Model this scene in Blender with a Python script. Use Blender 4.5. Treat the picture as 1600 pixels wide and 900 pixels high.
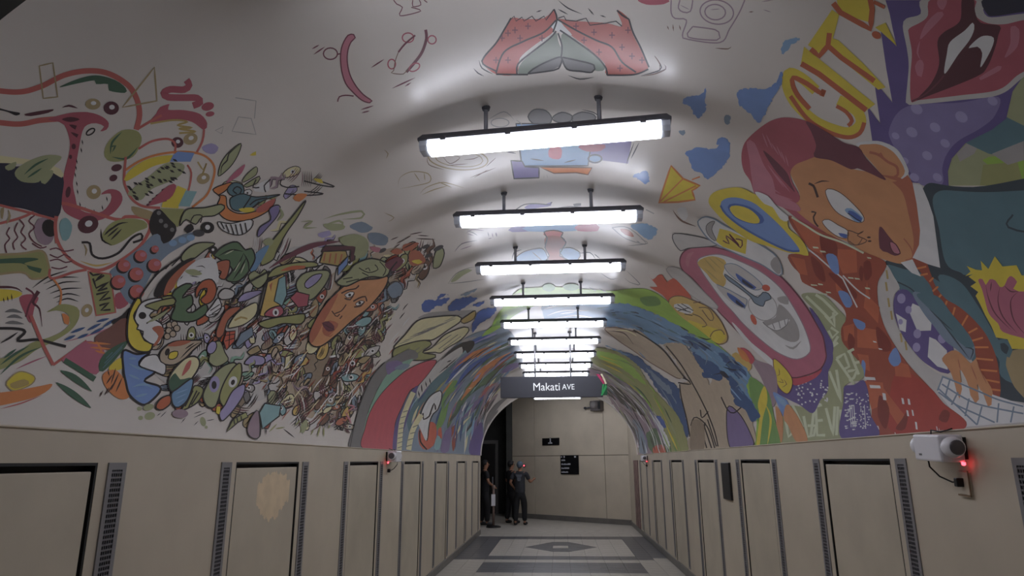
import bpy, bmesh, math, random
from mathutils import Vector, Matrix
from mathutils.geometry import delaunay_2d_cdt

for o in list(bpy.data.objects): bpy.data.objects.remove(o, do_unlink=True)
SC = bpy.context.scene
COL = SC.collection

# ---------------------------------------------------------------- camera
EYE = 1.72
FPX = 1038.83                                   # focal length in pixels of the 1600x900 frame
CR = Vector((0.9975, 0.0708, -0.0053)).normalized()
CF = Vector((-0.0672, 0.9655, 0.2518)); CF = (CF - CR*CF.dot(CR)).normalized()
CU = CR.cross(CF)
cam = bpy.data.cameras.new('camera')
cam.sensor_fit = 'HORIZONTAL'; cam.sensor_width = 36.0; cam.lens = FPX/1600*36.0
cam.clip_start = 0.05; cam.clip_end = 200
camo = bpy.data.objects.new('camera', cam); COL.objects.link(camo)
camo.matrix_world = Matrix(((CR.x, CU.x, -CF.x, 0), (CR.y, CU.y, -CF.y, 0), (CR.z, CU.z, -CF.z, EYE), (0, 0, 0, 1)))
SC.camera = camo

# ---------------------------------------------------------------- world, exposure
w = bpy.data.worlds.new('world'); SC.world = w; w.use_nodes = True
w.node_tree.nodes['Background'].inputs[0].default_value = (0.02, 0.02, 0.022, 1)
w.node_tree.nodes['Background'].inputs[1].default_value = 0.3
SC.view_settings.view_transform = 'Standard'; SC.view_settings.look = 'None'
SC.view_settings.gamma = 1.0; SC.view_settings.use_curve_mapping = False
SC.view_settings.exposure = 0.42
TUBE = 11.0                                     # glow of the fluorescent diffusers

# ---------------------------------------------------------------- helpers
def lin(c): return tuple((v/255/12.92 if v <= 10 else ((v/255+0.055)/1.055)**2.4) for v in c)
MATS = {}
def mat(name, rgb, rough=0.6, metal=0.0, var=0.06, scale=3.0, bump=0.0, emit=None, dark=None):
    if name in MATS: return MATS[name]
    m = bpy.data.materials.new(name); m.use_nodes = True; MATS[name] = m
    nt = m.node_tree; b = nt.nodes['Principled BSDF']
    b.inputs['Roughness'].default_value = rough; b.inputs['Metallic'].default_value = metal
    if emit:
        b.inputs['Base Color'].default_value = (*lin(rgb), 1)
        b.inputs['Emission Color'].default_value = (*emit[0], 1); b.inputs['Emission Strength'].default_value = emit[1]
        return m
    tc = nt.nodes.new('ShaderNodeTexCoord'); nz = nt.nodes.new('ShaderNodeTexNoise')
    nz.inputs['Scale'].default_value = scale; nz.inputs['Detail'].default_value = 6
    nt.links.new(tc.outputs['Object'], nz.inputs['Vector'])
    rp = nt.nodes.new('ShaderNodeValToRGB'); nt.links.new(nz.outputs['Fac'], rp.inputs['Fac'])
    c = lin(rgb); d = lin(dark) if dark else tuple(v*(1-var*2.2) for v in c)
    rp.color_ramp.elements[0].position = 0.3; rp.color_ramp.elements[0].color = (*d, 1)
    rp.color_ramp.elements[1].position = 0.62; rp.color_ramp.elements[1].color = (*tuple(min(1, v*(1+var*.6)) for v in c), 1)
    nt.links.new(rp.outputs['Color'], b.inputs['Base Color'])
    if bump:
        bp = nt.nodes.new('ShaderNodeBump'); bp.inputs['Strength'].default_value = bump; bp.inputs['Distance'].default_value = 0.01
        n2 = nt.nodes.new('ShaderNodeTexNoise'); n2.inputs['Scale'].default_value = scale*18
        nt.links.new(tc.outputs['Object'], n2.inputs['Vector'])
        nt.links.new(n2.outputs['Fac'], bp.inputs['Height']); nt.links.new(bp.outputs['Normal'], b.inputs['Normal'])
    return m

def ray(x, y): return CR*((x-800)/FPX) - CU*((y-450)/FPX) + CF
def onX(x, y, X): d = ray(x, y); return d*(X/d.x) + Vector((0, 0, EYE))
def onY(x, y, Y): d = ray(x, y); return d*(Y/d.y) + Vector((0, 0, EYE))
def onZ(x, y, Z): d = ray(x, y); return d*((Z-EYE)/d.z) + Vector((0, 0, EYE))

def bx(bm, x0, x1, y0, y1, z0, z1, mi=0):
    v = [bm.verts.new(p) for p in ((x0,y0,z0),(x1,y0,z0),(x1,y1,z0),(x0,y1,z0),(x0,y0,z1),(x1,y0,z1),(x1,y1,z1),(x0,y1,z1))]
    for f in ((3,2,1,0),(4,5,6,7),(0,1,5,4),(1,2,6,5),(2,3,7,6),(3,0,4,7)):
        fc = bm.faces.new([v[i] for i in f]); fc.material_index = mi
    return v
def cyl(bm, a, b, r0, r1=None, n=12, caps=True, mi=0):
    a = Vector(a); b = Vector(b); r1 = r0 if r1 is None else r1
    d = (b-a).normalized(); u = d.orthogonal().normalized(); v = d.cross(u)
    A = [bm.verts.new(a+(u*math.cos(t)+v*math.sin(t))*r0) for t in [2*math.pi*k/n for k in range(n)]]
    B = [bm.verts.new(b+(u*math.cos(t)+v*math.sin(t))*r1) for t in [2*math.pi*k/n for k in range(n)]]
    for k in range(n):
        f = bm.faces.new((A[k], A[(k+1)%n], B[(k+1)%n], B[k])); f.smooth = True; f.material_index = mi
    if caps:
        bm.faces.new(A[::-1]).material_index = mi; bm.faces.new(B).material_index = mi
def tube(bm, pts, r, n=8):
    pts = [Vector(p) for p in pts]; rings = []
    for i, p in enumerate(pts):
        d = (pts[min(i+1, len(pts)-1)]-pts[max(i-1, 0)]).normalized()
        u = d.cross(Vector((0.31, 0.17, 0.93))).normalized(); v = d.cross(u)
        rings.append([bm.verts.new(p+(u*math.cos(2*math.pi*k/n)+v*math.sin(2*math.pi*k/n))*r) for k in range(n)])
    for A, B in zip(rings, rings[1:]):
        for k in range(n): bm.faces.new((A[k], A[(k+1)%n], B[(k+1)%n], B[k])).smooth = True
    bm.faces.new(rings[0][::-1]); bm.faces.new(rings[-1])
def lathe(bm, prof, c, axis='z', n=20):
    c = Vector(c); rings = []
    for r, h in prof:
        rg = []
        for k in range(n):
            t = 2*math.pi*k/n; a, b = r*math.cos(t), r*math.sin(t)
            rg.append(bm.verts.new(c+Vector({'z': (a, b, h), 'y': (a, h, b), 'x': (h, a, b)}[axis])))
        rings.append(rg)
    for A, B in zip(rings, rings[1:]):
        for k in range(n): bm.faces.new((A[k], A[(k+1)%n], B[(k+1)%n], B[k])).smooth = True
    bm.faces.new(rings[0]); bm.faces.new(rings[-1])
def obj(name, bm, m, parent=None, bevel=0, fix=True):
    if fix: bmesh.ops.recalc_face_normals(bm, faces=bm.faces[:])
    me = bpy.data.meshes.new(name); bm.to_mesh(me); bm.free()
    for k in (m if isinstance(m, (list, tuple)) else [m]): me.materials.append(k)
    o = bpy.data.objects.new(name, me); COL.objects.link(o)
    if parent is not None: o.parent = parent
    if bevel:
        b = o.modifiers.new('bevel', 'BEVEL'); b.width = bevel; b.segments = 2; b.limit_method = 'ANGLE'
    return o
def tag(o, label, cat, group=None):
    o['label'] = label; o['category'] = cat
    if group: o['group'] = group
    return o
def thing(name, label, cat, loc=(0, 0, 0), group=None):
    o = bpy.data.objects.new(name, None); COL.objects.link(o); o.location = loc; o.empty_display_size = 0.1
    return tag(o, label, cat, group)
def struct(name, bm, m, label=None, **k):
    o = obj(name, bm, m, **k); o['kind'] = 'structure'
    if label: o['label'] = label
    return o
def dup(root, label=None, group=None):
    r = root.copy(); COL.objects.link(r)
    if label: r['label'] = label
    if group: r['group'] = group
    for ch in list(root.children):
        c = ch.copy(); COL.objects.link(c); c.parent = r
        for g in ch.children:
            d = g.copy(); COL.objects.link(d); d.parent = c
    return r
def B(): return bmesh.new()

# ---------------------------------------------------------------- dimensions (metres)
XL, XR = -1.996, 1.896                          # side walls
VX, VZ, VA, VB = -0.05, 1.855, 1.946, 1.66      # elliptical vault: centre, half width, rise
Y0, Y1 = 1.51, 17.0                             # near and far end of the vault
PTOP = 1.722                                    # top of the wall panels
P0, PSTEP, PW = 1.82, 2.29, 1.02                # panels along the walls
NV = 160
DT = math.pi/NV

beige = mat('painted_wall_beige', (194, 182, 162), 0.55, var=0.05, scale=1.6, bump=0.03)
beige2 = mat('painted_panel_beige', (190, 179, 159), 0.5, var=0.06, scale=2.2, bump=0.02)
black = mat('black_gap', (18, 17, 17), 0.6)
darkg = mat('dark_grey_paint', (62, 62, 58), 0.8, var=0.1)
white = mat('white_plaster', (228, 221, 214), 0.3, var=0.035, scale=1.1, bump=0.02)
basem = mat('grey_baseboard', (112, 108, 102), 0.45, var=0.08, scale=4)
metal = mat('grey_metal', (150, 150, 156), 0.4, 0.6)
housing = mat('fixture_housing', (78, 78, 84), 0.5)
plast = mat('white_plastic', (226, 224, 228), 0.35, var=0.02)
blk = mat('black_plastic', (20, 20, 22), 0.4)

# ---------------------------------------------------------------- vault
def vp(t, y, off=0.0):
    """point on the vault at ellipse angle t (0 = right springing, pi = left)"""
    k0 = math.floor(t/DT+1e-9); f = t/DT-k0
    def pt(k):
        a = k*DT; c, s = math.cos(a), math.sin(a)
        n = Vector((-c/VA, 0, -s/VB)).normalized()
        return Vector((VX+VA*c, y, VZ+VB*s)) + n*off
    return pt(k0) if f < 1e-6 else pt(k0)*(1-f)+pt(k0+1)*f
bm = B()
ring = []
for k in range(NV+1):
    a = k*DT
    row = [bm.verts.new(vp(a, Y0)), bm.verts.new(vp(a, Y1)), bm.verts.new(vp(a, Y1, -0.12)), bm.verts.new(vp(a, Y0, -0.12))]
    if ring:
        for j in range(4): bm.faces.new((ring[j], ring[(j+1) % 4], row[(j+1) % 4], row[j]))
    ring = row
ceiling = struct('ceiling', bm, white, 'white plastered barrel vault covered with a painted mural')

# end walls around the arch openings
def arch_wall(name, ya, yb, xa, xb, ztop, m):
    bm = B(); L = []; off = -0.001
    pts = [(0, vp(k*DT, 0, off)) for k in range(0, NV+1, 4)]
    outer = []
    for _, p in pts:
        a = math.atan2(p.z-VZ, p.x-VX); c, s = math.cos(a), math.sin(a)
        t = min(((xb-VX)/c) if c > 1e-6 else 1e9, ((xa-VX)/c) if c < -1e-6 else 1e9, ((ztop-VZ)/s) if s > 1e-6 else 1e9)
        outer.append((VX+c*t, VZ+s*t))
    prev = None
    for (_, p), q in zip(pts, outer):
        row = [bm.verts.new((p.x, ya, p.z)), bm.verts.new((q[0], ya, q[1])), bm.verts.new((q[0], yb, q[1])), bm.verts.new((p.x, yb, p.z))]
        if prev:
            for j in range(4): bm.faces.new((prev[j], prev[(j+1) % 4], row[(j+1) % 4], row[j]))
        prev = row
    # corner fill + lower side pieces
    bx(bm, xa, xa+0.6, ya, yb, 0, VZ); bx(bm, xb-0.6, xb, ya, yb, 0, VZ)
    bx(bm, xa, XL-0.09, ya, yb, 0, VZ); bx(bm, XR+0.09, xb, ya, yb, 0, VZ)
    bx(bm, xa, xa+0.5, ya, yb, VZ, ztop); bx(bm, xb-0.5, xb, ya, yb, VZ, ztop)
    return struct(name, bm, m)
arch_wall('wall_front', Y0-0.15, Y0, -4.0, 4.0, 4.5, darkg)
arch_wall('wall_arch', Y1-0.001, Y1+0.06, -5.2, 3.2, 3.8, white)
# pale raised border around the far arch
bm = B(); prev = None
for k in range(0, NV+1, 2):
    row = [bm.verts.new(vp(k*DT, Y1-0.10, 0.018)), bm.verts.new(vp(k*DT, Y1+0.07, 0.018)), bm.verts.new(vp(k*DT, Y1+0.07, -0.03)), bm.verts.new(vp(k*DT, Y1-0.10, -0.03))]
    if prev:
        for j in range(4): bm.faces.new((prev[j], prev[(j+1) % 4], row[(j+1) % 4], row[j]))
    prev = row
struct('trim_1', bm, white, 'pale raised border around the far arch')

# ---------------------------------------------------------------- side walls with panels
patchm = mat('cream_patch_paint', (222, 200, 166), 0.5, var=0.05, scale=9)
def side_wall(side):
    s = -1 if side == 'left' else 1
    X = XL if s < 0 else XR
    yend = Y1+0.03 if s < 0 else 19.36
    bm = B()
    def slab(y0, y1, z0, z1, d0=0.0, d1=0.09):      # d measured from the wall face away from the corridor
        bx(bm, min(X+s*d0, X+s*d1), max(X+s*d0, X+s*d1), y0, y1, z0, z1)
    starts = [P0+PSTEP*k for k in range(7)]
    slab(Y0, yend, PTOP, VZ)                        # band above the panels
    y = Y0
    for st in starts:
        slab(y, st, 0, PTOP); y = st+PW
    slab(y, yend, 0, PTOP)
    slab(Y0, yend, 0, VZ, 0.075, 0.12)              # solid wall behind
    if s > 0: slab(Y1+0.03, yend, VZ, 3.8)
    wl = struct('wall_'+side, bm, beige)
    for st in starts:
        bm = B()
        bx(bm, min(X+s*0.055, X+s*0.074), max(X+s*0.055, X+s*0.074), st, st+PW, 0.1, PTOP)
        for ya, yb, za, zb2 in ((st, st+.012, .1, PTOP), (st+PW-.012, st+PW, .1, PTOP), (st+.012, st+PW-.012, PTOP-.012, PTOP)):
            bx(bm, min(X+s*0.0015, X+s*0.074), max(X+s*0.0015, X+s*0.074), ya, yb, za, zb2)
        obj('panel_gap', bm, black, wl)
        bm = B(); g = 0.032
        bx(bm, min(X+s*0.006, X+s*0.06), max(X+s*0.006, X+s*0.06), st+g*.8, st+PW-g*.8, 0.1, PTOP-g*1.15)
        obj('wall_panel', bm, beige2, wl, bevel=0.004)
    bm = B()                                        # narrow ledge along the springing of the vault
    bx(bm, min(X-s*0.008, X+s*0.05), max(X-s*0.008, X+s*0.05), Y0, Y1, VZ-0.007, VZ+0.001)
    struct('trim_'+('2' if s < 0 else '3'), bm, beige, bevel=0.003)
    bm = B()
    bx(bm, min(X-s*0.02, X+s*0.03), max(X-s*0.02, X+s*0.03), Y0, yend-(0 if s < 0 else .0), 0, 0.11)
    struct('baseboard_'+side, bm, basem, bevel=0.006)
    return wl
wall_left = side_wall('left'); wall_right = side_wall('right')

# lighter repaint patch on one panel of the left wall
bm = B(); a = onX(405, 735, XL-0.006); b_ = onX(448, 807, XL-0.006); rnd = random.Random(4); n = 16
for k in range(n):                                  # a patch of upright roller and brush strokes
    u = (k+.5)/n; y = a.y+(b_.y-a.y)*u; hw = (b_.y-a.y)/n*rnd.uniform(.6, .8); X_ = XL-0.006+0.0003+0.00015*k
    zt = a.z-0.03+.03*math.sin(math.pi*u)-(.04 if u < .12 or u > .88 else 0)-rnd.uniform(0, .025); zb = b_.z+.05-.05*math.sin(math.pi*min(1, u*1.2))+rnd.uniform(-.02, .03)+(.06 if u > .85 or u < .15 else 0)
    q = [(y-hw, zb+rnd.uniform(.01, .03)), (y-hw*.3, zb), (y+hw*.3, zb), (y+hw, zb+rnd.uniform(.01, .03)), (y+hw, zt-rnd.uniform(.01, .03)), (y, zt), (y-hw, zt-rnd.uniform(.01, .03))]
    bm.faces.new([bm.verts.new((X_, p[0], p[1])) for p in q])
o = obj('paint_patch', bm, patchm, wall_left); o['label'] = 'lighter cream patch of fresh paint on a wall panel'

# ---------------------------------------------------------------- floor
tile_l = mat('light_floor_tile', (184, 178, 168), 0.35, var=0.06, scale=5)
tile_d = mat('dark_floor_tile', (96, 96, 98), 0.35, var=0.08, scale=5)
grout = mat('floor_grout', (104, 99, 93), 0.7)
bm = B(); bx(bm, XL-0.12, XR+0.12, Y0-0.2, Y1+0.1, -0.1, -0.006)
floor = struct('floor', bm, grout, 'tiled corridor floor in pale grey with dark grey bands')
def rows(a, b, n): return [a+(b-a)*k/n for k in range(n)]
YR = rows(10.42, 11.36, 3)+rows(11.36, 12.46, 4)+[12.46]+rows(12.8, 13.28, 2)+rows(13.28, 16.02, 9)+rows(16.02, 16.6, 2)+rows(16.6, 17.13, 2)+[17.13]
XC = [XL, -1.70, -1.40]+[-1.40+0.304*k for k in range(1, 10)]+[1.62, XR]
tmesh = {}
for i in range(len(YR)-1):
    for j in range(len(XC)-1):
        x0, x1, y0, y1 = XC[j], XC[j+1], YR[i], YR[i+1]; cx, cy = (x0+x1)/2, (y0+y1)/2
        inner = -1.41 < cx < 1.34
        dk = (11.36 < cy < 12.46 and inner) or (12.8 < cy < 16.6 and not (inner and 13.28 < cy < 16.02))
        if cx > 1.62 and cy < 13.05: dk = False
        key = (round(x1-x0, 3), round(y1-y0, 3), dk)
        if key not in tmesh:
            bm = B(); g = 0.002; bx(bm, -(x1-x0)/2+g, (x1-x0)/2-g, -(y1-y0)/2+g, (y1-y0)/2-g, -0.012, 0)
            me = bpy.data.meshes.new('floor_tile'); bm.to_mesh(me); bm.free(); me.materials.append(tile_d if dk else tile_l); tmesh[key] = me
        o = bpy.data.objects.new('floor_tile', tmesh[key]); COL.objects.link(o); o.location = (cx, cy, 0); o.parent = floor
# dark six-sided inlay with a pale bar in the middle of the pale square
def inlay(name, pts, m, z):
    bm = B(); T = [bm.verts.new((x, y, z)) for x, y in pts]; Bt = [bm.verts.new((x, y, -0.004)) for x, y in pts]
    bm.faces.new(T); n = len(pts)
    for k in range(n): bm.faces.new((T[k], Bt[k], Bt[(k+1) % n], T[(k+1) % n]))
    return obj(name, bm, m, floor)
inlay('diamond_inlay', [(-.77, 14.6), (-.22, 15.5), (.13, 15.5), (.70, 14.6), (.12, 13.88), (-.20, 13.88)], tile_d, 0.0012)
inlay('inlay_bar', [(-.20, 14.82), (.11, 14.82), (.11, 14.42), (-.20, 14.42)], tile_l, 0.0024)
# plain tiled stretch below the camera and the lobby
bm = B(); bx(bm, XL, XR, Y0-0.15, 10.42, -0.02, 0); o = obj('near_tiles', bm, tile_l, floor)
bm = B(); bx(bm, -4.1, 4.1, -4.1, Y0-0.15, -0.1, 0); struct('floor_lobby', bm, tile_l)
bm = B(); bx(bm, -4.1, 4.1, -4.1, Y0-0.1, 4.4, 4.5); struct('ceiling_lobby', bm, darkg)
bm = B(); bx(bm, -4.1, -4.0, -4.1, Y0, 0, 4.5); struct('wall_lobby_left', bm, darkg)
bm = B(); bx(bm, 4.0, 4.1, -4.1, Y0, 0, 4.5); struct('wall_lobby_right', bm, darkg)
bm = B(); bx(bm, -4.1, 4.1, -4.2, -4.1, 0, 4.5); struct('wall_lobby_back', bm, darkg)

# ---------------------------------------------------------------- end room beyond the arch
bm = B(); bx(bm, -5.2, 3.2, Y1+0.1, 24.6, -0.1, 0); struct('floor_end', bm, tile_l)
bm = B(); bx(bm, -5.2, 3.2, Y1, 24.6, 3.8, 3.9); struct('ceiling_end', bm, darkg)
# slanted back wall made of large panels
BA, BB = Vector((1.9, 19.36, 0)), Vector((-1.64, 22.13, 0))
bd = (BB-BA); BL = bd.length; bd.normalize(); bn = Vector((-bd.y, bd.x, 0)); bn = bn if bn.y < 0 else -bn
def onback(x, y, off=0.0):
    d = ray(x, y); t = (BA-Vector((0, 0, EYE))+bn*off).dot(bn)/d.dot(bn); return d*t+Vector((0, 0, EYE))
def bframe():   # matrix: local x along the wall from the left end, y out of the wall, z up
    m = Matrix.Identity(4); ux = -bd
    for i in range(3): m[i][0] = ux[i]; m[i][1] = -bn[i]; m[i][2] = (0, 0, 1)[i]; m[i][3] = BB[i]
    return m
BM = bframe()
def bl(x, y): p = BM.inverted() @ onback(x, y); return p.x, p.z
bm = B(); bx(bm, 0, BL+0.4, 0.02, 0.2, 0, 3.8); bm.transform(BM)
wall_back = struct('wall_back', bm, mat('joint_backing', (88, 80, 70), 0.7))  # darker brown backing that shows in the panel joints
xs = [0, bl(835.5, 730)[0], bl(944, 700)[0], BL+0.02]; zj = bl(880, 712)[1]
for i in range(3):
    for za, zb_ in ((0, zj), (zj, 3.8)):
        bm = B(); g = 0.008; bx(bm, xs[i]+(g if i else 0), xs[i+1]-g, 0, 0.05, za+(g if za else 0), zb_-g); bm.transform(BM)
        obj('wall_panel', bm, beige, wall_back, bevel=0.004)
bm = B(); bx(bm, 0, BL, -0.02, 0.03, 0, 0.14); bm.transform(BM); struct('baseboard_back', bm, basem)
# dark passage on the left with a door
bm = B(); bx(bm, -5.2, -1.5, 23.6, 23.8, 0, 3.8); struct('wall_end', bm, darkg)
bm = B(); bx(bm, -5.3, -5.2, Y1, 24.6, 0, 3.8); struct('wall_end_left', bm, darkg)
bm = B(); bx(bm, -1.75, -1.55, 22.05, 23.7, 0, 3.8); struct('wall_passage', bm, darkg)
# ---------------------------------------------------------------- objects
# fluorescent fixtures hung across the vault
glow = mat('fluorescent_glow', (255, 255, 255), 0.4, emit=((0.90, 0.93, 1.05), TUBE))
clear = mat('frosted_diffuser_end', (205, 210, 220), 0.25)
FL = 1.27
def make_light():
    t = thing('ceiling_light', 'long fluorescent fixture hung on two rods under the vault', 'light fixture')
    # housing: shallow trapezoid trough, origin at its top centre
    bm = B(); h = 0.04
    prof = [(-0.04, 0), (0.04, 0), (0.06, -0.028), (0.06, -h), (-0.06, -h), (-0.06, -0.028)]
    L = [[bm.verts.new((x*(FL/2-(0.02 if z > -.01 else 0)), y, z)) for y, z in prof] for x in (-1, 1)]
    for k in range(6): bm.faces.new((L[0][k], L[0][(k+1) % 6], L[1][(k+1) % 6], L[1][k]))
    bm.faces.new(L[0]); bm.faces.new(L[1][::-1])
    obj('housing', bm, housing, t)
    def trough(x0, x1, w, z0, z1, tw):
        bm = B(); pr = [(-w, z0), (w, z0), (w, z0-(z0-z1)*.55), (tw, z1), (-tw, z1), (-w, z0-(z0-z1)*.55)]
        L = [[bm.verts.new((x, y, z)) for y, z in pr] for x in (x0, x1)]
        for k in range(6): bm.faces.new((L[0][k], L[0][(k+1) % 6], L[1][(k+1) % 6], L[1][k]))
        bm.faces.new(L[0]); bm.faces.new(L[1][::-1]); return bm
    obj('diffuser', trough(-FL/2+.05, FL/2-.05, .052, -h+.001, -h-.054, .034), glow, t)
    for s in (-1, 1):
        a, b = sorted((s*(FL/2-.052), s*(FL/2-.006)))
        obj('diffuser_end', trough(a, b, .05, -h+.001, -h-.05, .034), clear, t)
    for k in range(4):
        for s in (-1, 1):
            bm = B(); x = -0.5+k/3; bx(bm, x-.014, x+.014, s*.062-.006, s*.062+.006, -h-.012, -.026); obj('clip', bm, housing, t)
    return t
light0 = make_light()
rodm = mat('galvanised_rod', (150, 150, 156), 0.5, 0.3)
def add_rods(t, x, y, z, dx=0.30, rots=0.0):
    for s in (-1, 1):
        px = x+s*dx*math.cos(rots); py = y+s*dx*math.sin(rots)
        zc = VZ+VB*math.sqrt(max(0, 1-((px-VX)/VA)**2))
        bm = B(); cyl(bm, (s*dx, 0, -0.004), (s*dx, 0, zc-z+.01), 0.011, n=8); r = obj('rod', bm, rodm, t)
        bm = B(); cyl(bm, (s*dx, 0, zc-z-.016), (s*dx, 0, zc-z+.012), 0.018, 0.026, n=12); obj('ceiling_plate', bm, housing, r)
ORD = 'first second third fourth fifth sixth seventh eighth ninth tenth eleventh twelfth'.split()
FY = [3.0273+1.1942*k for k in range(-1, 13)]
for k, y in enumerate(FY):
    t = light0 if k == 0 else dup(light0)
    z = 3.357; x = -0.051; rz = 0.0; ry = 0.0
    if k == 1: rz = math.atan2(3.0-3.119, 1.318); x = -0.056; y = 3.06; ry = -0.004; z = 3.352
    if k == 2: rz = -0.012
    t.location = (x, y, z); t.rotation_euler = (0, ry, rz)
    t['group'] = 'fluorescent fixtures along the crown of the vault'
    if k > 1: t['label'] = ORD[k-2]+' fluorescent fixture past the askew one, counting towards the far arch'
for x, y, w_ in ((0.35, 18.6, 'above the corner by the maroon poster'), (-0.9, 19.6, 'above the two people'), (0.9, 17.75, 'just past the far arch'), (-.5, 18.1, 'between the arch and the people')):              # added, unseen fixtures that brighten the end room, behind the sign and arch
    t = dup(light0, 'added unseen fluorescent fixture under the flat end-room ceiling, '+w_, 'added fixtures in the end room'); t.location = (x, y, 3.66); t.rotation_euler = (0, 0, -.1)
    for s in (-1, 1):
        bm = B(); cyl(bm, (s*.3, 0, -.004), (s*.3, 0, .145), .011, n=8); obj('rod', bm, rodm, t)
lights = [o for o in COL.objects if o.name.startswith('ceiling_light') and o.location.z < 3.5]
for t in lights: add_rods(t, t.location.x, t.location.y, t.location.z, 0.295 if t.location.y > 3.5 else .29, t.rotation_euler.z)
for t in lights:
    if abs(t.location.y-3.06) < .01:
        t['label'] = 'long fluorescent fixture hung visibly askew, between the painted tent and the painted gadgets'; del t['group']
    if t.location.y < 2: t['label'] = 'fluorescent fixture at the near mouth of the vault, before the painted tent'; del t['group']

# hanging street sign
sgm = mat('sign_dark_grey', (66, 66, 74), 0.5, var=0.04)
SY = 9.35
pa, pb = onY(782, 589, SY), onY(948, 622, SY)
sx0, sx1, sz1, sz0 = pa.x, pb.x, pa.z, onY(862, 621, SY).z
sign = thing('hanging_sign', 'dark grey hanging sign reading Makati AVE with a ribbon motif at one end', 'sign', ((sx0+sx1)/2, SY, sz0))
SX = (sx0+sx1)/2
def loc(x, z): return x-SX, z-sz0
bm = B(); bx(bm, sx0-SX, sx1-SX-0.05, 0, 0.07, 0, sz1-sz0); obj('sign_board', bm, sgm, sign, bevel=0.004)
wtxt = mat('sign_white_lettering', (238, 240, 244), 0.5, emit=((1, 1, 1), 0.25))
def text(name, s, size, x, y, z, m, parent, extr=0.002, xs=1.0):
    c = bpy.data.curves.new(name, 'FONT'); c.body = s; c.size = size; c.extrude = extr; c.offset = 0.0
    o = bpy.data.objects.new(name, c); COL.objects.link(o); bpy.context.view_layer.update()
    me = bpy.data.meshes.new_from_object(o.evaluated_get(bpy.context.evaluated_depsgraph_get()))
    bpy.data.objects.remove(o); bpy.data.curves.remove(c); me.name = name; me.materials.append(m)
    o = bpy.data.objects.new(name, me); COL.objects.link(o); o.parent = parent
    o.location = (x, y, z); o.rotation_euler = (math.pi/2, 0, 0); o.scale = (xs, 1, 1)
    return o
def fit_text(name, s, xl, xr, yb, yt, m):
    a, b2 = onY(xl, yb, SY), onY(xr, yt, SY)
    o = text(name, s, 1.0, 0, 0, 0, m, sign)
    cx = [v.co.x for v in o.data.vertices]; cy = [v.co.y for v in o.data.vertices if True]
    sxs = (b2.x-a.x)/(max(cx)-min(cx)); szs = (b2.z-a.z)/(max(cy)-min(cy))
    o.scale = (sxs, szs, 1); o.location = (a.x-SX-min(cx)*sxs, -0.003, a.z-sz0-min(cy)*szs)
fit_text('lettering', 'Makati', 833.5, 874.5, 610.5, 598, wtxt)
fit_text('lettering', 'AVE', 878.3, 897.5, 608.8, 600, wtxt)
def signpoly(name, col, pts, dy):
    bm = B(); q = [onY(740+x*.1625, 500+y*.1625, SY) for x, y in pts]
    F_ = [bm.verts.new((p.x-SX, -dy, p.z-sz0)) for p in q]; G_ = [bm.verts.new((p.x-SX, 0.03, p.z-sz0)) for p in q]
    n = len(q); bm.faces.new(F_); bm.faces.new(G_[::-1])
    for k in range(n): bm.faces.new((F_[k], F_[(k+1) % n], G_[(k+1) % n], G_[k]))
    obj(name, bm, mat('ribbon_'+col, {'pink': (190, 50, 100), 'cream': (236, 226, 190), 'green': (50, 170, 90), 'dark_green': (20, 90, 55), 'olive': (70, 70, 66)}[col], .5), sign)
signpoly('ribbon', 'dark_green', [(1238, 615), (1282, 612), (1286, 720), (1225, 724)], .001)
signpoly('ribbon', 'pink', [(1178, 520), (1208, 520), (1262, 600), (1250, 622)], .003)
signpoly('ribbon', 'cream', [(1220, 518), (1238, 518), (1282, 610), (1268, 618)], .004)
signpoly('ribbon', 'green', [(1268, 622), (1284, 640), (1240, 724), (1222, 724)], .005)
signpoly('ribbon', 'green', [(1240, 620), (1256, 616), (1240, 690), (1230, 700)], .006)
for px in (836, 892):
    p = onY(px, 588, SY); zc = VZ+VB*math.sqrt(1-((p.x-VX)/VA)**2)
    bm = B(); cyl(bm, (p.x-SX, .035, sz1-sz0-.02), (p.x-SX, .035, zc-sz0+.01), .012, n=8); r = obj('rod', bm, rodm, sign)
    bm = B(); cyl(bm, (p.x-SX, .035, zc-sz0-.02), (p.x-SX, .035, zc-sz0+.01), .03, n=10); obj('ceiling_plate', bm, housing, r)

# ventilation grilles beside the panels
gfm = mat('grille_frame_grey', (138, 136, 138), 0.45, 0.3)
gsm = mat('grille_slat_grey', (112, 110, 114), 0.5, 0.3)
def make_grille(s):
    t = thing('vent_grille', 'narrow grey slotted ventilation grille set in the panelled wall', 'vent')
    h0, h1, wd = 0.14, PTOP, 0.125
    bm = B(); f = 0.026
    def fb(y0, y1, z0, z1): bx(bm, *sorted((-s*0.006, s*0.004)), y0, y1, z0, z1)
    fb(0, f, h0, h1); fb(wd-f, wd, h0, h1); fb(f, wd-f, h1-f*1.2, h1); fb(f, wd-f, h0, h0+f)
    obj('frame', bm, gfm, t)
    bm = B(); bx(bm, *sorted((-s*0.0006, s*0.003)), f*.8, wd-f*.8, h0+.01, h1-.01); obj('backing', bm, black, t)
    bm = B(); n = 70
    for k in range(n):
        z = h0+f+(h1-f*1.2-h0-f)*(k+.5)/n
        bx(bm, *sorted((-s*0.005, -s*0.001)), f, wd-f, z-.0045, z+.0035)
    for k in range(1, 5):
        y = f+(wd-2*f)*k/5; bx(bm, *sorted((-s*0.0045, -s*0.0012)), y-.002, y+.002, h0+f, h1-f)
    obj('slats', bm, gsm, t)
    return t
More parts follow.
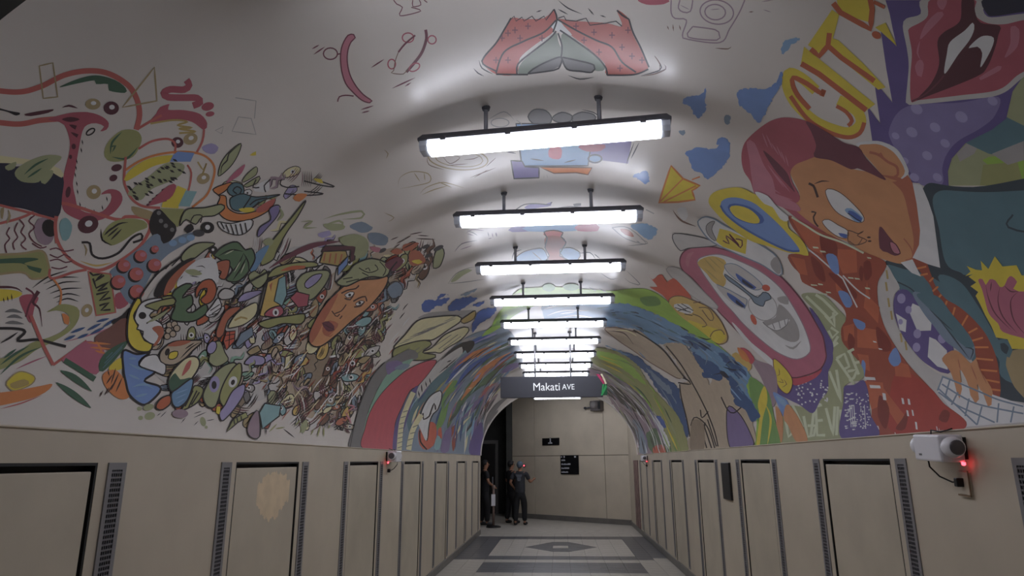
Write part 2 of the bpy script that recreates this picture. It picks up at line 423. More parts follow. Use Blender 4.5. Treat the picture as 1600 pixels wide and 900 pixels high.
for s, X, nm in ((-1, XL, 'paint-patched'), (1, XR, 'black plate')):
    g0 = make_grille(s); first = True
    for k in range(7):
        st = P0+PSTEP*k
        for y in (st-0.065-0.125, st+PW+0.065):
            if y < Y0+.05 or y+.13 > Y1: continue
            g = g0 if first else dup(g0); first = False
            g.location = (X-s*0.0005, y, 0)
            g['group'] = 'grilles on the wall with the '+('cream paint patch' if s < 0 else 'square black plate')
            g['label'] = 'narrow slotted grille just %s %s panel from the near mouth, wall with %s' % ('before' if y < st else 'after', ORD[k], 'cream patch' if s < 0 else 'black plate')
            if k == 1 and s < 0:
                g['label'] = 'narrow slotted grille just %s the cream-patched wall panel' % ('before' if y < st else 'after'); del g['group']

# black plate on the right wall
q = [onX(*p, XR) for p in ((1129, 722.7), (1141, 722.7), (1145.5, 782), (1134, 780))]
bm = B(); bx(bm, XR-0.025, XR+0.003, q[1].y, q[0].y, q[2].z, q[0].z)
tag(obj('wall_plate', bm, blk, bevel=.004), 'plain black rectangular plate fixed to the wall between two panels', 'plate')

# twin-head emergency lights
ledm = mat('red_indicator', (255, 60, 60), .4, emit=((1, .05, .07), 5))
lens_m = mat('lamp_lens', (92, 88, 92), .15)
def emergency(name, label, X, s, yn, z0, L=0.235, D=0.13, H=0.125, outlet=True, tilt=0.0):
    """box on the wall, yn = end nearer to the lobby"""
    t = thing(name, label, 'emergency light', (X, yn, z0)); t.rotation_euler = (tilt, 0, 0)
    bm = B(); bx(bm, *sorted((-s*.018, -s*D)), 0, L, 0, H); obj('body', bm, plast, t, bevel=.01)
    bm = B(); bx(bm, *sorted((s*.002, -s*.02)), .012, L-.012, .012, H-.012); obj('bracket', bm, blk, t)
    for yy, d in ((0, -1), (L, 1)):
        bm = B(); lathe(bm, [(.030, -.012*d), (.046, .0), (.050, .02*d), (.044, .044*d), (.036, .056*d)], (-s*(D*.62), yy, H*.55), 'y'); h = obj('lamp_head', bm, plast, t)
        bm = B(); lathe(bm, [(.034, .05*d), (.034, .0565*d), (.024, .0585*d), (.006, .06*d)], (-s*(D*.62), yy, H*.55), 'y'); obj('lens', bm, lens_m, h)
    bm = B(); bx(bm, -s*(D+.0012) if s > 0 else D-.002, -s*(D-.002) if s > 0 else D+.0012, L*.7, L*.8, .025, .034); obj('badge', bm, gsm, t)
    bm = B(); lathe(bm, [(.002, -.012), (.009, -.008), (.009, .004)], (-s*.03, .004, -.004), 'z', 10); obj('indicator', bm, ledm, t)
    bm = B(); c = -s*.05
    tube(bm, [(-s*D*.75, L*.75, .004), (-s*D*.72, L*.76, -.03), (-s*.06, L*.7, -.075), (-s*.03, L*.5, -.098), (-s*.02, L*.33, -.094)], .004); obj('cord', bm, blk, t)
    bm = B(); bx(bm, *sorted((-s*.012, -s*.045)), L*.22, L*.34, -.115, -.075); obj('plug', bm, blk, t, bevel=.004)
    if outlet:
        bm = B(); bx(bm, *sorted((s*.002, -s*.014)), L*.05, L*.42, -.15, -.045); obj('outlet_box', bm, beige2, t, bevel=.003)
        bm = B(); bx(bm, *sorted((-s*.013, -s*.016)), L*.03, L*.06, -.155, -.04); bx(bm, *sorted((-s*.013, -s*.016)), L*.03, L*.46, -.158, -.15); obj('outlet_edge', bm, mat('brown_edge', (120, 96, 70), .6), t)
    bm = B(); tube(bm, [(-s*.05, L*.9, H-.002), (-s*.06, L*.8, H+.02), (-s*.04, L*.6, H+.012), (-s*.02, L*.5, H+.02), (s*.004, L*.45, H+.03)], .0035); obj('lead', bm, blk, t)
    return t
emergency('emergency_light', 'white twin-head emergency light with a red indicator, below the painted keyboard', XR, 1, 3.33, 1.703, tilt=.05)
emergency('emergency_light', 'white twin-head emergency light below the painted crimson sweep', XL, -1, 7.72, 1.715, outlet=False)
emergency('emergency_light', 'small white twin-head emergency light near the far arch beside the striped poster', XR, 1, 15.12, 1.70, outlet=False)

# striped maroon poster strip on the right wall past the arch
pm = mat('poster_maroon', (122, 96, 92), .5, var=.5, scale=7, dark=(70, 44, 46))
bm = B(); bx(bm, XR-.012, XR+.002, 17.1, 18.1, .12, 1.72)
tag(obj('wall_poster', bm, pm, bevel=.002), 'tall faded maroon poster strip on the wall beyond the arch', 'poster')

# small signs on the back wall
whitetxt = mat('pale_sign_print', (190, 190, 196), .6)
def backbox(name, px0, px1, py0, py1, m, label, cat, th=.025):
    (xa, za), (xb, zb2) = bl(px0, py1), bl(px1, py0)
    t = thing(name, label, cat, BM @ Vector(((xa+xb)/2, 0, za)))
    R = BM.to_3x3().to_4x4()
    bm = B(); W_ = (xb-xa)/2; bx(bm, -W_, W_, -th, 0.002, 0, zb2-za); bm.transform(R); obj('board', bm, m, t)
    def mark(nm, u0, u1, v0, v1, shape=None):     # u, v as 0..1 fractions of the board
        bm = B(); H_ = zb2-za
        if shape is None: bx(bm, -W_+2*W_*u0, -W_+2*W_*u1, -th-.002, -th+.001, H_*v0, H_*v1)
        else:
            vs = [bm.verts.new((-W_+2*W_*u, -th-.002, H_*v)) for u, v in shape]; bm.faces.new(vs)
        bm.transform(R); obj(nm, bm, whitetxt, t)
    return mark
sgb = mat('sign_black', (16, 15, 17), .4)
mk = backbox('toilet_sign', 848, 874, 684, 696, sgb, 'small black sign with a pale figure symbol on the back wall', 'sign')
mk('symbol', 0, 0, 0, 0, [(.44, .45), (.54, .45), (.50, .85)]); mk('symbol', .45, .53, .80, .92); mk('print_line', .36, .60, .22, .38)
mk = backbox('directory_sign', 877, 904, 711, 741, sgb, 'tall black directory board with four pale lines of print', 'sign')
mk('symbol', .03, .10, .88, .94); mk('arrow', 0, 0, 0, 0, [(.19, .86), (.25, .86), (.25, .92), (.28, .92), (.22, .97), (.16, .92), (.19, .92)]); mk('symbol', .78, .88, .87, .95)
rnd = random.Random(3)
for v, u1 in ((.69, .27), (.48, .56), (.27, .48), (.07, .42)):
    u = .05
    while u < u1:
        wd = rnd.uniform(.02, .05); mk('print_line', u, min(u+wd, u1), v+.01, v+rnd.choice((.07, .09))); u += wd+.014
# dark box lamp under the crown at the back wall
pc = onback(935, 634)
t = thing('box_camera', 'dark grey box camera with a short side arm high on the back wall', 'camera', pc)
R = BM.to_3x3().to_4x4()
bm = B(); bx(bm, -.17, .19, -.2, 0.01, -.16, .14); bm.transform(R); obj('body', bm, mat('box_grey', (86, 80, 78), .5), t, bevel=.02)
bm = B(); lathe(bm, [(.05, -.30), (.11, -.28), (.12, -.2), (.12, -.19)], (-.01, 0, 0.02), 'y'); bm.transform(R); obj('lens_hood', bm, mat('hood_grey', (120, 114, 112), .5), t)
bm = B(); cyl(bm, (-.16, -.1, -.03), (-.38, -.12, -.06), .02); cyl(bm, (-.38, -.12, -.06), (-.43, -.12, -.04), .045, .03); bm.transform(R); obj('arm', bm, housing, t)
bm = B(); bx(bm, .12, .195, -.205, -.19, -.12, .1); bm.transform(R); obj('slot', bm, blk, t)

# door in the dark passage
dfm = mat('door_frame_grey', (112, 108, 104), .5)
bm = B(); bx(bm, -3.25, -3.15, 23.54, 23.62, 0, 2.3); bx(bm, -2.25, -2.15, 23.54, 23.62, 0, 2.3); bx(bm, -3.25, -2.15, 23.54, 23.62, 2.3, 2.42)
d = struct('door_1', bm, dfm, 'dark glazed door with a grey frame in the passage')
bm = B(); bx(bm, -3.15, -2.25, 23.57, 23.61, 0, 2.3); obj('door_leaf', bm, mat('dark_glass', (24, 24, 26), .15), d)
bm = B(); bx(bm, -2.35, -2.32, 23.5, 23.58, .9, 1.2); obj('handle', bm, metal, d)

# stanchion
sp = onZ(771, 824, 0)
t = thing('queue_post', 'slim queue post on a round black base with a white notice', 'post', sp)
bm = B(); lathe(bm, [(.20, 0), (.20, .02), (.17, .035), (.04, .05)], (0, 0, 0), 'z', 24); obj('base', bm, blk, t)
bm = B(); cyl(bm, (0, 0, .04), (0, 0, 1.0), .033, n=14); lathe(bm, [(.03, .98), (.045, 1.0), (.045, 1.07), (.02, 1.09)], (0, 0, 0), 'z'); obj('pole', bm, mat('post_taupe', (120, 100, 92), .5), t)
bm = B(); bx(bm, -.055, .055, -.042, -.034, .55, .85); obj('notice', bm, plast, t)
# ---------------------------------------------------------------- people
def skin_mesh(name, verts, edges, m, parent, root=0, sub=2, smooth=True):
    me = bpy.data.meshes.new(name); me.from_pydata([v[0] for v in verts], edges, []); me.materials.append(m)
    o = bpy.data.objects.new(name, me); COL.objects.link(o); o.parent = parent
    sk = o.modifiers.new('skin', 'SKIN'); sk.use_smooth_shade = True; sk.branch_smoothing = 0.6
    lay = me.skin_vertices[0] if me.skin_vertices else None
    if lay is None:
        bm = bmesh.new(); bm.from_mesh(me); bm.verts.layers.skin.verify(); bm.to_mesh(me); bm.free(); lay = me.skin_vertices[0]
    for i, v in enumerate(verts):
        r = v[1]; lay.data[i].radius = r if isinstance(r, tuple) else (r, r); lay.data[i].use_root = (i == root)
    s = o.modifiers.new('subdiv', 'SUBSURF'); s.levels = sub; s.render_levels = sub
    return o
skinm = mat('skin', (150, 108, 84), .6)
hairm = mat('dark_hair', (18, 15, 14), .7)
shirtm = mat('charcoal_shirt', (46, 47, 52), .8)
pantm = mat('black_trousers', (20, 20, 23), .8)
shoem = mat('dark_shoes', (34, 34, 36), .6)
def person(label, base, face, H=1.68, arms=None, stride=0.06, shirt=shirtm, cap=None, lean=(0, 0)):
    """face = heading (radians, 0 looks along +y). arms = ((Lelbow, Lhand), (Relbow, Rhand)) in body axes"""
    k = H/1.70
    t = thing('person', label, 'person', base); t.rotation_euler = (0, 0, face)
    lx, ly = lean
    def P(x, y, z): return Vector((x*k+lx*max(0, z-.9), y*k+ly*max(0, z-.9), z*k))
    hipz, shz = .92, 1.40
    if arms is None: arms = (((-.27, -.03, 1.12), (-.27, .06, .86)), ((.27, -.03, 1.12), (.27, .06, .86)))
    V = [(P(0, 0, hipz), (.10*k, .075*k)), (P(0, 0, 1.08), (.115*k, .08*k)), (P(0, .0, 1.25), (.155*k, .105*k)), (P(0, -.01, 1.38), (.14*k, .085*k)),
         (P(0, 0, 1.46), .052*k), (P(0, .02, 1.54), (.066*k, .078*k)), (P(0, .02, 1.62), (.07*k, .082*k)), (P(0, .015, 1.675), (.045*k, .05*k))]
    Ed = [(i, i+1) for i in range(7)]
    A = []
    for s, (el, ha) in zip((-1, 1), arms):
        i = len(V); V += [(P(s*.175, -.01, 1.385), .058*k), (P(*el), .04*k), (P(*ha), .028*k)]
        hv = Vector(ha)-Vector(el); hv.normalize()
        hp = Vector(ha)+hv*.085; V.append((P(*hp), (.034*k, .018*k)))
        Ed += [(3, i), (i, i+1), (i+1, i+2), (i+2, i+3)]
        side = hv.cross(Vector((0, 1, .2))).normalized()
        for f in range(4):
            j = len(V); b0 = hp+side*(.012*(f-1.5)); ln = (.05, .06, .062, .048)[f]
            V += [(P(*(b0+hv*ln*.6)), .009*k), (P(*(b0+hv*ln+Vector((0, .012, 0)))), .008*k)]; Ed += [(i+3, j), (j, j+1)]
        j = len(V); V += [(P(*(Vector(ha)+hv*.03+side*.035)), .011*k), (P(*(Vector(ha)+hv*.075+side*.05)), .009*k)]; Ed += [(i+2, j), (j, j+1)]
        A.append((el, ha))
    for s in (-1, 1):
        i = len(V); y = stride*s
        V += [(P(s*.085, 0, .80), .06*k), (P(s*.11, .02+y*.5, .49), .058*k), (P(s*.12, y-.02, .10), .038*k), (P(s*.125, y-.03, .05), .03*k), (P(s*.135, y+.09, .04), (.028*k, .02*k))]
        Ed += [(0, i), (i, i+1), (i+1, i+2), (i+2, i+3), (i+3, i+4)]
    skin_mesh('body', V, Ed, skinm, t)
    # shirt
    V2 = [(P(0, 0, .80), (.16*k, .12*k)), (P(0, 0, 1.08), (.16*k, .118*k)), (P(0, 0, 1.25), (.178*k, .125*k)), (P(0, -.01, 1.385), (.16*k, .10*k)), (P(0, 0, 1.445), .068*k)]
    E2 = [(0, 1), (1, 2), (2, 3), (3, 4)]
    for s, (el, ha) in zip((-1, 1), A):
        i = len(V2); e = Vector(el); sh = Vector((s*.175, -.01, 1.385))
        V2 += [(P(*sh), .078*k), (P(*(sh.lerp(e, .75))), .066*k)]; E2 += [(3, i), (i, i+1)]
    sh_ = skin_mesh('shirt', V2, E2, shirt, t)
    V3 = [(P(0, 0, 1.02), (.14*k, .105*k)), (P(0, 0, .89), (.185*k, .145*k))]; E3 = [(0, 1)]
    for s in (-1, 1):
        i = len(V3); y = stride*s
        V3 += [(P(s*.095, 0, .76), .118*k), (P(s*.11, .02+y*.5, .49), .09*k), (P(s*.12, y-.02, .09), .07*k)]
        E3 += [(1, i), (i, i+1), (i+1, i+2)]
    skin_mesh('trousers', V3, E3, pantm, t, root=1)
    for s in (-1, 1):
        y = stride*s
        skin_mesh('shoe', [(P(s*.122, y-.06, .05), (.06*k, .055*k)), (P(s*.128, y+.04, .048), (.06*k, .05*k)), (P(s*.136, y+.15, .036), (.052*k, .036*k))], [(0, 1), (1, 2)], shoem, t)
    bm = B(); c = P(0, -.005, 1.615)
    bmesh.ops.create_uvsphere(bm, u_segments=18, v_segments=12, radius=.105*k)
    for v in bm.verts:
        v.co.x *= .88; v.co.y *= 1.05
        if v.co.z < -.045*k and v.co.y > -.02: v.co.z = -.02*k
        if v.co.y > .03*k and v.co.z < .03*k: v.co.y = .03*k
        v.co += c
    for f in bm.faces: f.smooth = True
    h = obj('cap' if cap else 'hair', bm, cap or hairm, t)
    # face: nose, eyes, mouth, ears
    for nm, m, lst in (('nose', skinm, [((0, .112, 1.585), .014)]), ('eye', blk, [((-.03, .098, 1.605), .009), ((.03, .098, 1.605), .009)]), ('mouth', mat('lips', (120, 66, 60), .5), [((0, .098, 1.545), .013)]), ('ear', skinm, [((-.078, .01, 1.59), .02), ((.078, .01, 1.59), .02)])):
        for p, r in lst:
            bm = B(); bmesh.ops.create_icosphere(bm, subdivisions=2, radius=r*k)
            for v in bm.verts:
                if nm == 'mouth': v.co.x *= 1.6; v.co.z *= .5
                if nm == 'ear': v.co.x *= .5
                v.co += P(*p)
            obj(nm, bm, m, t)
    return t, P
pb = onZ(813, 820.5, 0)
t, P = person('person in charcoal T-shirt with a pale back print and blue-grey cap, seen from behind', pb, -.15, 1.70,
    (((-.27, -.06, 1.13), (-.2, .12, .98)), ((.28, .06, 1.14), (.33, .27, 1.2))), .05, cap=mat('cap_blue_grey', (84, 96, 108), .7))
bm = B(); rnd = random.Random(8)
for r_, (z, wd) in enumerate(((1.335, .085), (1.30, .07), (1.26, .05), (1.225, .055), (1.19, .04))):
    bx(bm, -wd, wd, -.142, -.128, z-.012, z+.012)
obj('shirt_print', bm, mat('print_grey', (112, 116, 124), .7), t)
pb2 = onZ(799, 817.5, 0)
person('person in dark shirt with bare head, half hidden by the capped person', pb2, -.9, 1.72,
    (((-.27, .02, 1.14), (-.12, .22, 1.02)), ((.27, -.02, 1.12), (.24, .1, .88))), .05, shirt=mat('black_shirt', (26, 26, 30), .8))
pb3 = onZ(757.5, 821, 0)
person('person in all-dark clothing standing in the passage beside the queue post', pb3, -1.2, 1.74,
    (((-.27, 0, 1.14), (-.16, .2, 1.05)), ((.27, .02, 1.13), (.14, .2, 1.02))), .05, shirt=mat('black_shirt', (26, 26, 30), .8))
# indicator lamp on the back wall by the two people
pc = onback(820, 728)
t = thing('wall_indicator', 'small wall box with a glowing red lamp beside the capped head', 'indicator lamp', pc)
bm = B(); bx(bm, -.035, .035, -.03, .002, -.04, .05); bm.transform(R); obj('box', bm, housing, t, bevel=.005)
bm = B(); lathe(bm, [(.02, -.03), (.02, -.045), (.008, -.052)], (0, 0, .01), 'y', 12); bm.transform(R); obj('lamp', bm, ledm, t)
# ---------------------------------------------------------------- mural painted on the vault
# Each motif is a thin skin of paint lying on the vault: outlines are given as picture points and
# carried onto the vault surface, where the paint then has its own place and size.
PAL = dict(k=(38, 34, 38), w=(226, 222, 218), gw=(196, 192, 188), lg=(164, 160, 158), g=(120, 118, 118), dgr=(72, 70, 74),
  red=(200, 96, 88), mar=(182, 82, 98), dmar=(116, 54, 70), wine=(92, 44, 56), rose=(198, 118, 136), pink=(192, 100, 124), crim=(206, 76, 92),
  org=(226, 130, 66), dorg=(200, 96, 60), rust=(170, 74, 52), brick=(186, 62, 50), flame=(216, 90, 66),
  skin=(212, 142, 90), dskin=(188, 100, 72), tan=(188, 168, 142), dtan=(150, 130, 106), brn=(120, 84, 66), dbrn=(80, 52, 48),
  yel=(238, 200, 52), dyel=(212, 176, 88), cream=(224, 212, 160), gold=(184, 156, 84), oly=(172, 150, 104),
  lime=(150, 194, 66), grn=(112, 160, 78), olive=(156, 158, 94), sage=(160, 166, 120), dgrn=(62, 100, 76), mgrn=(90, 122, 86), pgrn=(206, 214, 180), mint=(128, 176, 152),
  blue=(112, 148, 214), royal=(66, 98, 182), sky=(128, 168, 208), water=(104, 148, 190), dblue=(56, 88, 142), navy=(44, 46, 66), steel=(122, 142, 164),
  teal=(84, 122, 134), dteal=(56, 70, 80), lteal=(130, 176, 180), pur=(98, 82, 148), lpur=(132, 120, 176), lil=(162, 152, 200), plum=(126, 106, 158), mauve=(158, 132, 146))
def vhit(x, y):
    d = ray(x, y); ox, oz = -VX, EYE-VZ
    a = (d.x/VA)**2+(d.z/VB)**2; b = 2*(ox*d.x/VA**2+oz*d.z/VB**2); c = (ox/VA)**2+(oz/VB)**2-1
    t = (-b+math.sqrt(b*b-4*a*c))/2/a
    th = math.atan2((oz+d.z*t)/VB, (ox+d.x*t)/VA)
    return (th+2*math.pi if th < -math.pi/2 else th), d.y*t
RS = (VA+VB)/2
paint = bpy.data.materials.new('mural_paint'); paint.use_nodes = True
_nt = paint.node_tree; _b = _nt.nodes['Principled BSDF']; _b.inputs['Roughness'].default_value = 0.34
_at = _nt.nodes.new('ShaderNodeVertexColor'); _at.layer_name = 'paint'
_tc = _nt.nodes.new('ShaderNodeTexCoord'); _nz = _nt.nodes.new('ShaderNodeTexNoise'); _nz.inputs['Scale'].default_value = 9; _nz.inputs['Detail'].default_value = 5
_mp = _nt.nodes.new('ShaderNodeMapRange'); _mp.inputs['To Min'].default_value = 0.84; _mp.inputs['To Max'].default_value = 1.1
_mx = _nt.nodes.new('ShaderNodeMix'); _mx.data_type = 'RGBA'; _mx.blend_type = 'MULTIPLY'; _mx.inputs['Factor'].default_value = 1
_nt.links.new(_tc.outputs['Object'], _nz.inputs['Vector']); _nt.links.new(_nz.outputs['Fac'], _mp.inputs['Value'])
_nt.links.new(_at.outputs['Color'], _mx.inputs[6]); _nt.links.new(_mp.outputs['Result'], _mx.inputs[7]); _nt.links.new(_mx.outputs[2], _b.inputs['Base Color'])

class Mesh:
    def __init__(s): s.v = []; s.f = []; s.c = []
CUR = None; PARTS = []; OX, OY, OS = 0, 0, 1.0; BOXES = []
def M(name, label=None):
    global CUR; CUR = Mesh(); PARTS.append((name, label, 0, CUR))
def S(name, label=None):
    global CUR; CUR = Mesh(); PARTS.append((name, label, 1, CUR))
def PX(x, y, s=.25):
    global OX, OY, OS; OX, OY, OS = x, y, s
def pts(a):
    if isinstance(a, str):
        n = [float(v) for v in a.replace(',', ' ').split()]; a = list(zip(n[::2], n[1::2]))
    return [(OX+x*OS, OY+y*OS) for x, y in a]
def spline(p, closed, step=7.0):
    n = len(p); out = []
    for i in range(n if closed else n-1):
        p0, p1, p2, p3 = (p[(i-1) % n], p[i], p[(i+1) % n], p[(i+2) % n]) if closed else (p[max(i-1, 0)], p[i], p[i+1], p[min(i+2, n-1)])
        L = math.hypot(p2[0]-p1[0], p2[1]-p1[1]); m = max(1, min(10, int(L/step)+1))
        for k in range(m):
            t = k/m; t2, t3 = t*t, t*t*t
            out.append(tuple(.5*((2*p1[j])+(-p0[j]+p2[j])*t+(2*p0[j]-5*p1[j]+4*p2[j]-p3[j])*t2+(-p0[j]+3*p1[j]-3*p2[j]+p3[j])*t3) for j in (0, 1)))
    if not closed: out.append(p[-1])
    return out
def poly(p, closed, step=14.0):
    out = []; n = len(p)
    for i in range(n if closed else n-1):
        a, b = p[i], p[(i+1) % n]; m = max(1, int(math.hypot(b[0]-a[0], b[1]-a[1])/step)+1)
        out += [(a[0]+(b[0]-a[0])*k/m, a[1]+(b[1]-a[1])*k/m) for k in range(m)]
    if not closed: out.append(p[-1])
    return out
def clip(pg, ax, lim, keep_gt):
    out = []; n = len(pg)
    for i in range(n):
        a, b = pg[i], pg[(i+1) % n]; ia = (a[ax] > lim) == keep_gt; ib = (b[ax] > lim) == keep_gt
        if ia: out.append(a)
        if ia != ib:
            t = (lim-a[ax])/(b[ax]-a[ax]); q = (a[0]+(b[0]-a[0])*t, a[1]+(b[1]-a[1])*t)
            out.append((lim, q[1]) if ax == 0 else (q[0], lim))
    return out
def emit(faces, col, pp):
    """faces: polygons in (t, y); col: colour; pp: picture points for stacking paint over paint"""
    xs = [q[0] for q in pp]; ys = [q[1] for q in pp]; bb = (min(xs), min(ys), max(xs), max(ys))
    ly = 1+max([b[4] for b in BOXES if b[0] < bb[2] and b[2] > bb[0] and b[1] < bb[3] and b[3] > bb[1]], default=0)
    BOXES.append((*bb, ly)); off = 0.0004+0.00005*ly
    c = PAL[col] if isinstance(col, str) else col; gy = .3*c[0]+.55*c[1]+.15*c[2]; c = lin([min(235, (v*.84+gy*.16)*1.02+12) for v in c])
    for pg in faces:
        for ax, lim, gt in ((0, 0.0005, True), (0, math.pi-0.0005, False), (1, Y0+.002, True), (1, Y1-.1, False)):
            if len(pg) < 3: break
            v = [q[ax] for q in pg]
            if (min(v) < lim) if gt else (max(v) > lim): pg = clip(pg, ax, lim, gt)
        if len(pg) < 3: continue
        t0 = min(q[0] for q in pg); t1 = max(q[0] for q in pg)
        k = math.floor(t0/DT+1e-7); rest = pg
        while len(rest) >= 3:
            hi = (k+1)*DT
            if max(q[0] for q in rest) > hi+1e-9: piece = clip(rest, 0, hi, False); rest = clip(rest, 0, hi, True)
            else: piece = rest; rest = []
            if len(piece) >= 3:
                i0 = len(CUR.v); a0, a1 = vp(k*DT, 0, off), vp((k+1)*DT, 0, off)
                for q in piece:
                    f_ = (q[0]/DT)-k; p_ = a0*(1-f_)+a1*f_; CUR.v.append((p_.x, q[1], p_.z))
                CUR.f.append(tuple(range(i0, i0+len(piece)))); CUR.c.append(c)
            k += 1
def fill_px(col, p):
    uv = [vhit(*q) for q in p]
    co = [Vector((t*RS, y)) for t, y in uv]
    r = delaunay_2d_cdt(co, [], [list(range(len(co)))], 1, 1e-6)
    V_ = [(q.x/RS, q.y) for q in r[0]]
    emit([[V_[i] for i in fc] for fc in r[2]], col, p)
JIT = 0.0; JR = random.Random(77)                 # ragged brush edges, in picture points
def f(col, a):
    if not JIT: return fill_px(col, spline(pts(a), True))
    p = spline(pts(a), True, 3.0); fill_px(col, [(x+JR.gauss(0, JIT), y+JR.gauss(0, JIT)) for x, y in p])
def flow(A_, B_, n, cols, wmin, wmax, lmin=.08, lmax=.25):
    """short streaks running between two guide lines"""
    A_ = spline(pts(A_), False, 4); B_ = spline(pts(B_), False, 4)
    def at(u, t):
        a = A_[min(len(A_)-1, int(t*(len(A_)-1)))]; b = B_[min(len(B_)-1, int(t*(len(B_)-1)))]; return (a[0]+(b[0]-a[0])*u, a[1]+(b[1]-a[1])*u)
    for k in range(n):
        u, t, d = JR.random(), JR.uniform(0, .95), JR.uniform(lmin, lmax)
        stroke_px(JR.choice(cols), [at(u, min(1, t+d*j/6)) for j in range(7)], JR.uniform(wmin, wmax), 2)
def fp(col, a): fill_px(col, poly(pts(a), True))
def c(col, x, y, rx, ry=None, ang=0):
    ry = ry or rx; ca, sa = math.cos(math.radians(ang)), math.sin(math.radians(ang)); n = 18 if rx*OS > 4 else 10
    fill_px(col, pts([(x+rx*math.cos(2*math.pi*k/n)*ca-ry*math.sin(2*math.pi*k/n)*sa, y+rx*math.cos(2*math.pi*k/n)*sa+ry*math.sin(2*math.pi*k/n)*ca) for k in range(n)]))
def stroke_px(col, p, w, taper=0, closed=False):
    n = len(p); Lp = []; Rp = []
    for i in range(n):
        a = p[(i-1) % n] if closed or i else p[0]; b = p[(i+1) % n] if closed or i < n-1 else p[-1]
        dx, dy = b[0]-a[0], b[1]-a[1]; L = math.hypot(dx, dy) or 1
        u = i/max(1, n-1); ww = w/2*(1 if not taper else (max(.12, math.sin(math.pi*u)) if taper == 2 else max(.12, 1-u)))
        Lp.append((p[i][0]-dy/L*ww, p[i][1]+dx/L*ww)); Rp.append((p[i][0]+dy/L*ww, p[i][1]-dx/L*ww))
    A = [vhit(*q) for q in Lp]; B_ = [vhit(*q) for q in Rp]
    fs = [[A[i], A[(i+1) % n], B_[(i+1) % n], B_[i]] for i in range(n if closed else n-1)]
    emit(fs, col, Lp+Rp)
def l(col, w, a, taper=0): stroke_px(col, spline(pts(a), False, 6), w*OS, taper)
def lp(col, w, a, taper=0): stroke_px(col, poly(pts(a), False), w*OS, taper)
def lc(col, w, a): stroke_px(col, spline(pts(a), True, 6), w*OS, 0, True)
def lpc(col, w, a): stroke_px(col, poly(pts(a), True), w*OS, 0, True)
def o_(col, w, x, y, rx, ry=None, ang=0):
    ry = ry or rx; ca, sa = math.cos(math.radians(ang)), math.sin(math.radians(ang)); n = 16
    lc(col, w, [(x+rx*math.cos(2*math.pi*k/n)*ca-ry*math.sin(2*math.pi*k/n)*sa, y+rx*math.cos(2*math.pi*k/n)*sa+ry*math.sin(2*math.pi*k/n)*ca) for k in range(n)])
def fo(col, lcol, w, a): f(col, a); lc(lcol, w, a)
def fpo(col, lcol, w, a): fp(col, a); lpc(lcol, w, a)
def many(fn, col, w, txt, taper=0):
    for s_ in txt.split(';'): fn(col, w, s_, taper)
# ---- right flank: lips, letters, boy, city, mirror
PX(1200, 0)
M('painted_backdrop', 'green and grey painted facets beside the purple dotted cloth')
fp('sage', '1125,1160 1125,1060 1150,985 1240,880 1400,800 1600,760 1600,1160'); fp('lg', '1180,960 1260,880 1340,860 1290,960 1200,1010'); fp('sage', '1600,440 1530,570 1490,740 1600,790'); fp('teal', '1490,730 1600,785 1600,1000 1380,960 1230,890')
fp('lime', '1530,1160 1340,1000 1380,980 1600,960 1600,1160'); fp('olive', '1345,1030 1560,1010 1600,1160 1325,1160'); fp('lg', '1400,960 1600,880 1600,1000 1500,1030')
fp('sage', '1600,440 2000,330 2000,800 1600,790'); fp('teal', '1600,785 2000,795 2050,1010 1600,1000'); fp('olive', '1600,960 2050,1000 2200,1160 1600,1160')
M('painted_cloth', 'purple painted cloth with lilac dots behind the lips')
fp('pur', '735,0 760,80 780,180 805,290 705,190 740,430 778,640 663,500 702,772 620,660 655,900 760,900 850,1010 900,1140 1130,1160 1125,1070 1150,990 1240,890 1400,810 1490,740 1530,570 1600,470 1850,420 1950,0')
f('lpur', '870,665 1200,640 1440,605 1420,720 1330,800 1190,880 1120,960 1090,1050 1090,1150 960,1155 860,1030 780,900 760,800')
for x, y, r in ((930, 680, 40), (1210, 730, 42), (1045, 795, 36), (900, 825, 38), (798, 848, 26), (1405, 630, 34), (1108, 895, 32), (996, 972, 34), (916, 1108, 32), (1060, 1108, 32), (856, 1004, 26)): c('lil', x, y, r, r*.75, 35)
M('painted_lips', 'large red painted lips with a pale outline')
f('gw', '975,-10 955,85 865,115 843,165 868,300 880,420 862,640 885,655 1200,625 1450,590 1600,480 1760,380 1800,220 1720,90 1620,82 1430,105 1370,100 1345,60 1340,-10')
f('mar', '1025,-10 1000,95 960,135 885,175 880,210 900,330 890,480 895,632 940,625 1200,595 1440,560 1560,470 1680,390 1740,240 1680,130 1600,124 1480,150 1380,145 1310,110 1290,60 1285,-10')
f('wine', '1215,-10 1285,-10 1295,70 1330,140 1450,160 1440,220 1420,300 1370,420 1300,480 1000,600 930,622 1020,520 1070,400 1060,260 1100,200 1200,130')
f('w', '1280,140 1290,180 1260,250 1190,340 1105,460 1120,330 1140,260 1230,190'); f('w', '1255,300 1300,250 1350,222 1412,235 1395,310 1330,420 1340,330 1310,290')
f('rose', '1060,75 1100,90 1010,190 950,245 985,150'); f('rose', '920,410 950,370 975,400 960,480 935,470'); f('rose', '1520,165 1570,180 1560,290 1480,360 1515,270')
f('rose', '1320,485 1440,410 1455,435 1330,500'); f('rose', '1060,0 1120,0 1095,60 1065,40'); l('dmar', 10, '900,632 980,590 1060,520 1100,470'); l('rose', 12, '950,255 935,330 955,370', 2)
f('navy', '1350,-10 1620,-10 1900,-10 1900,50 1620,70 1425,98 1370,85')
M('painted_lettering', 'yellow and orange letters spelling CITY')
S('letter_c'); l('yel', 66, '300,565 215,490 140,455 118,500 135,580 190,665 300,760 430,815 520,825 580,770 560,700 490,650 440,625')
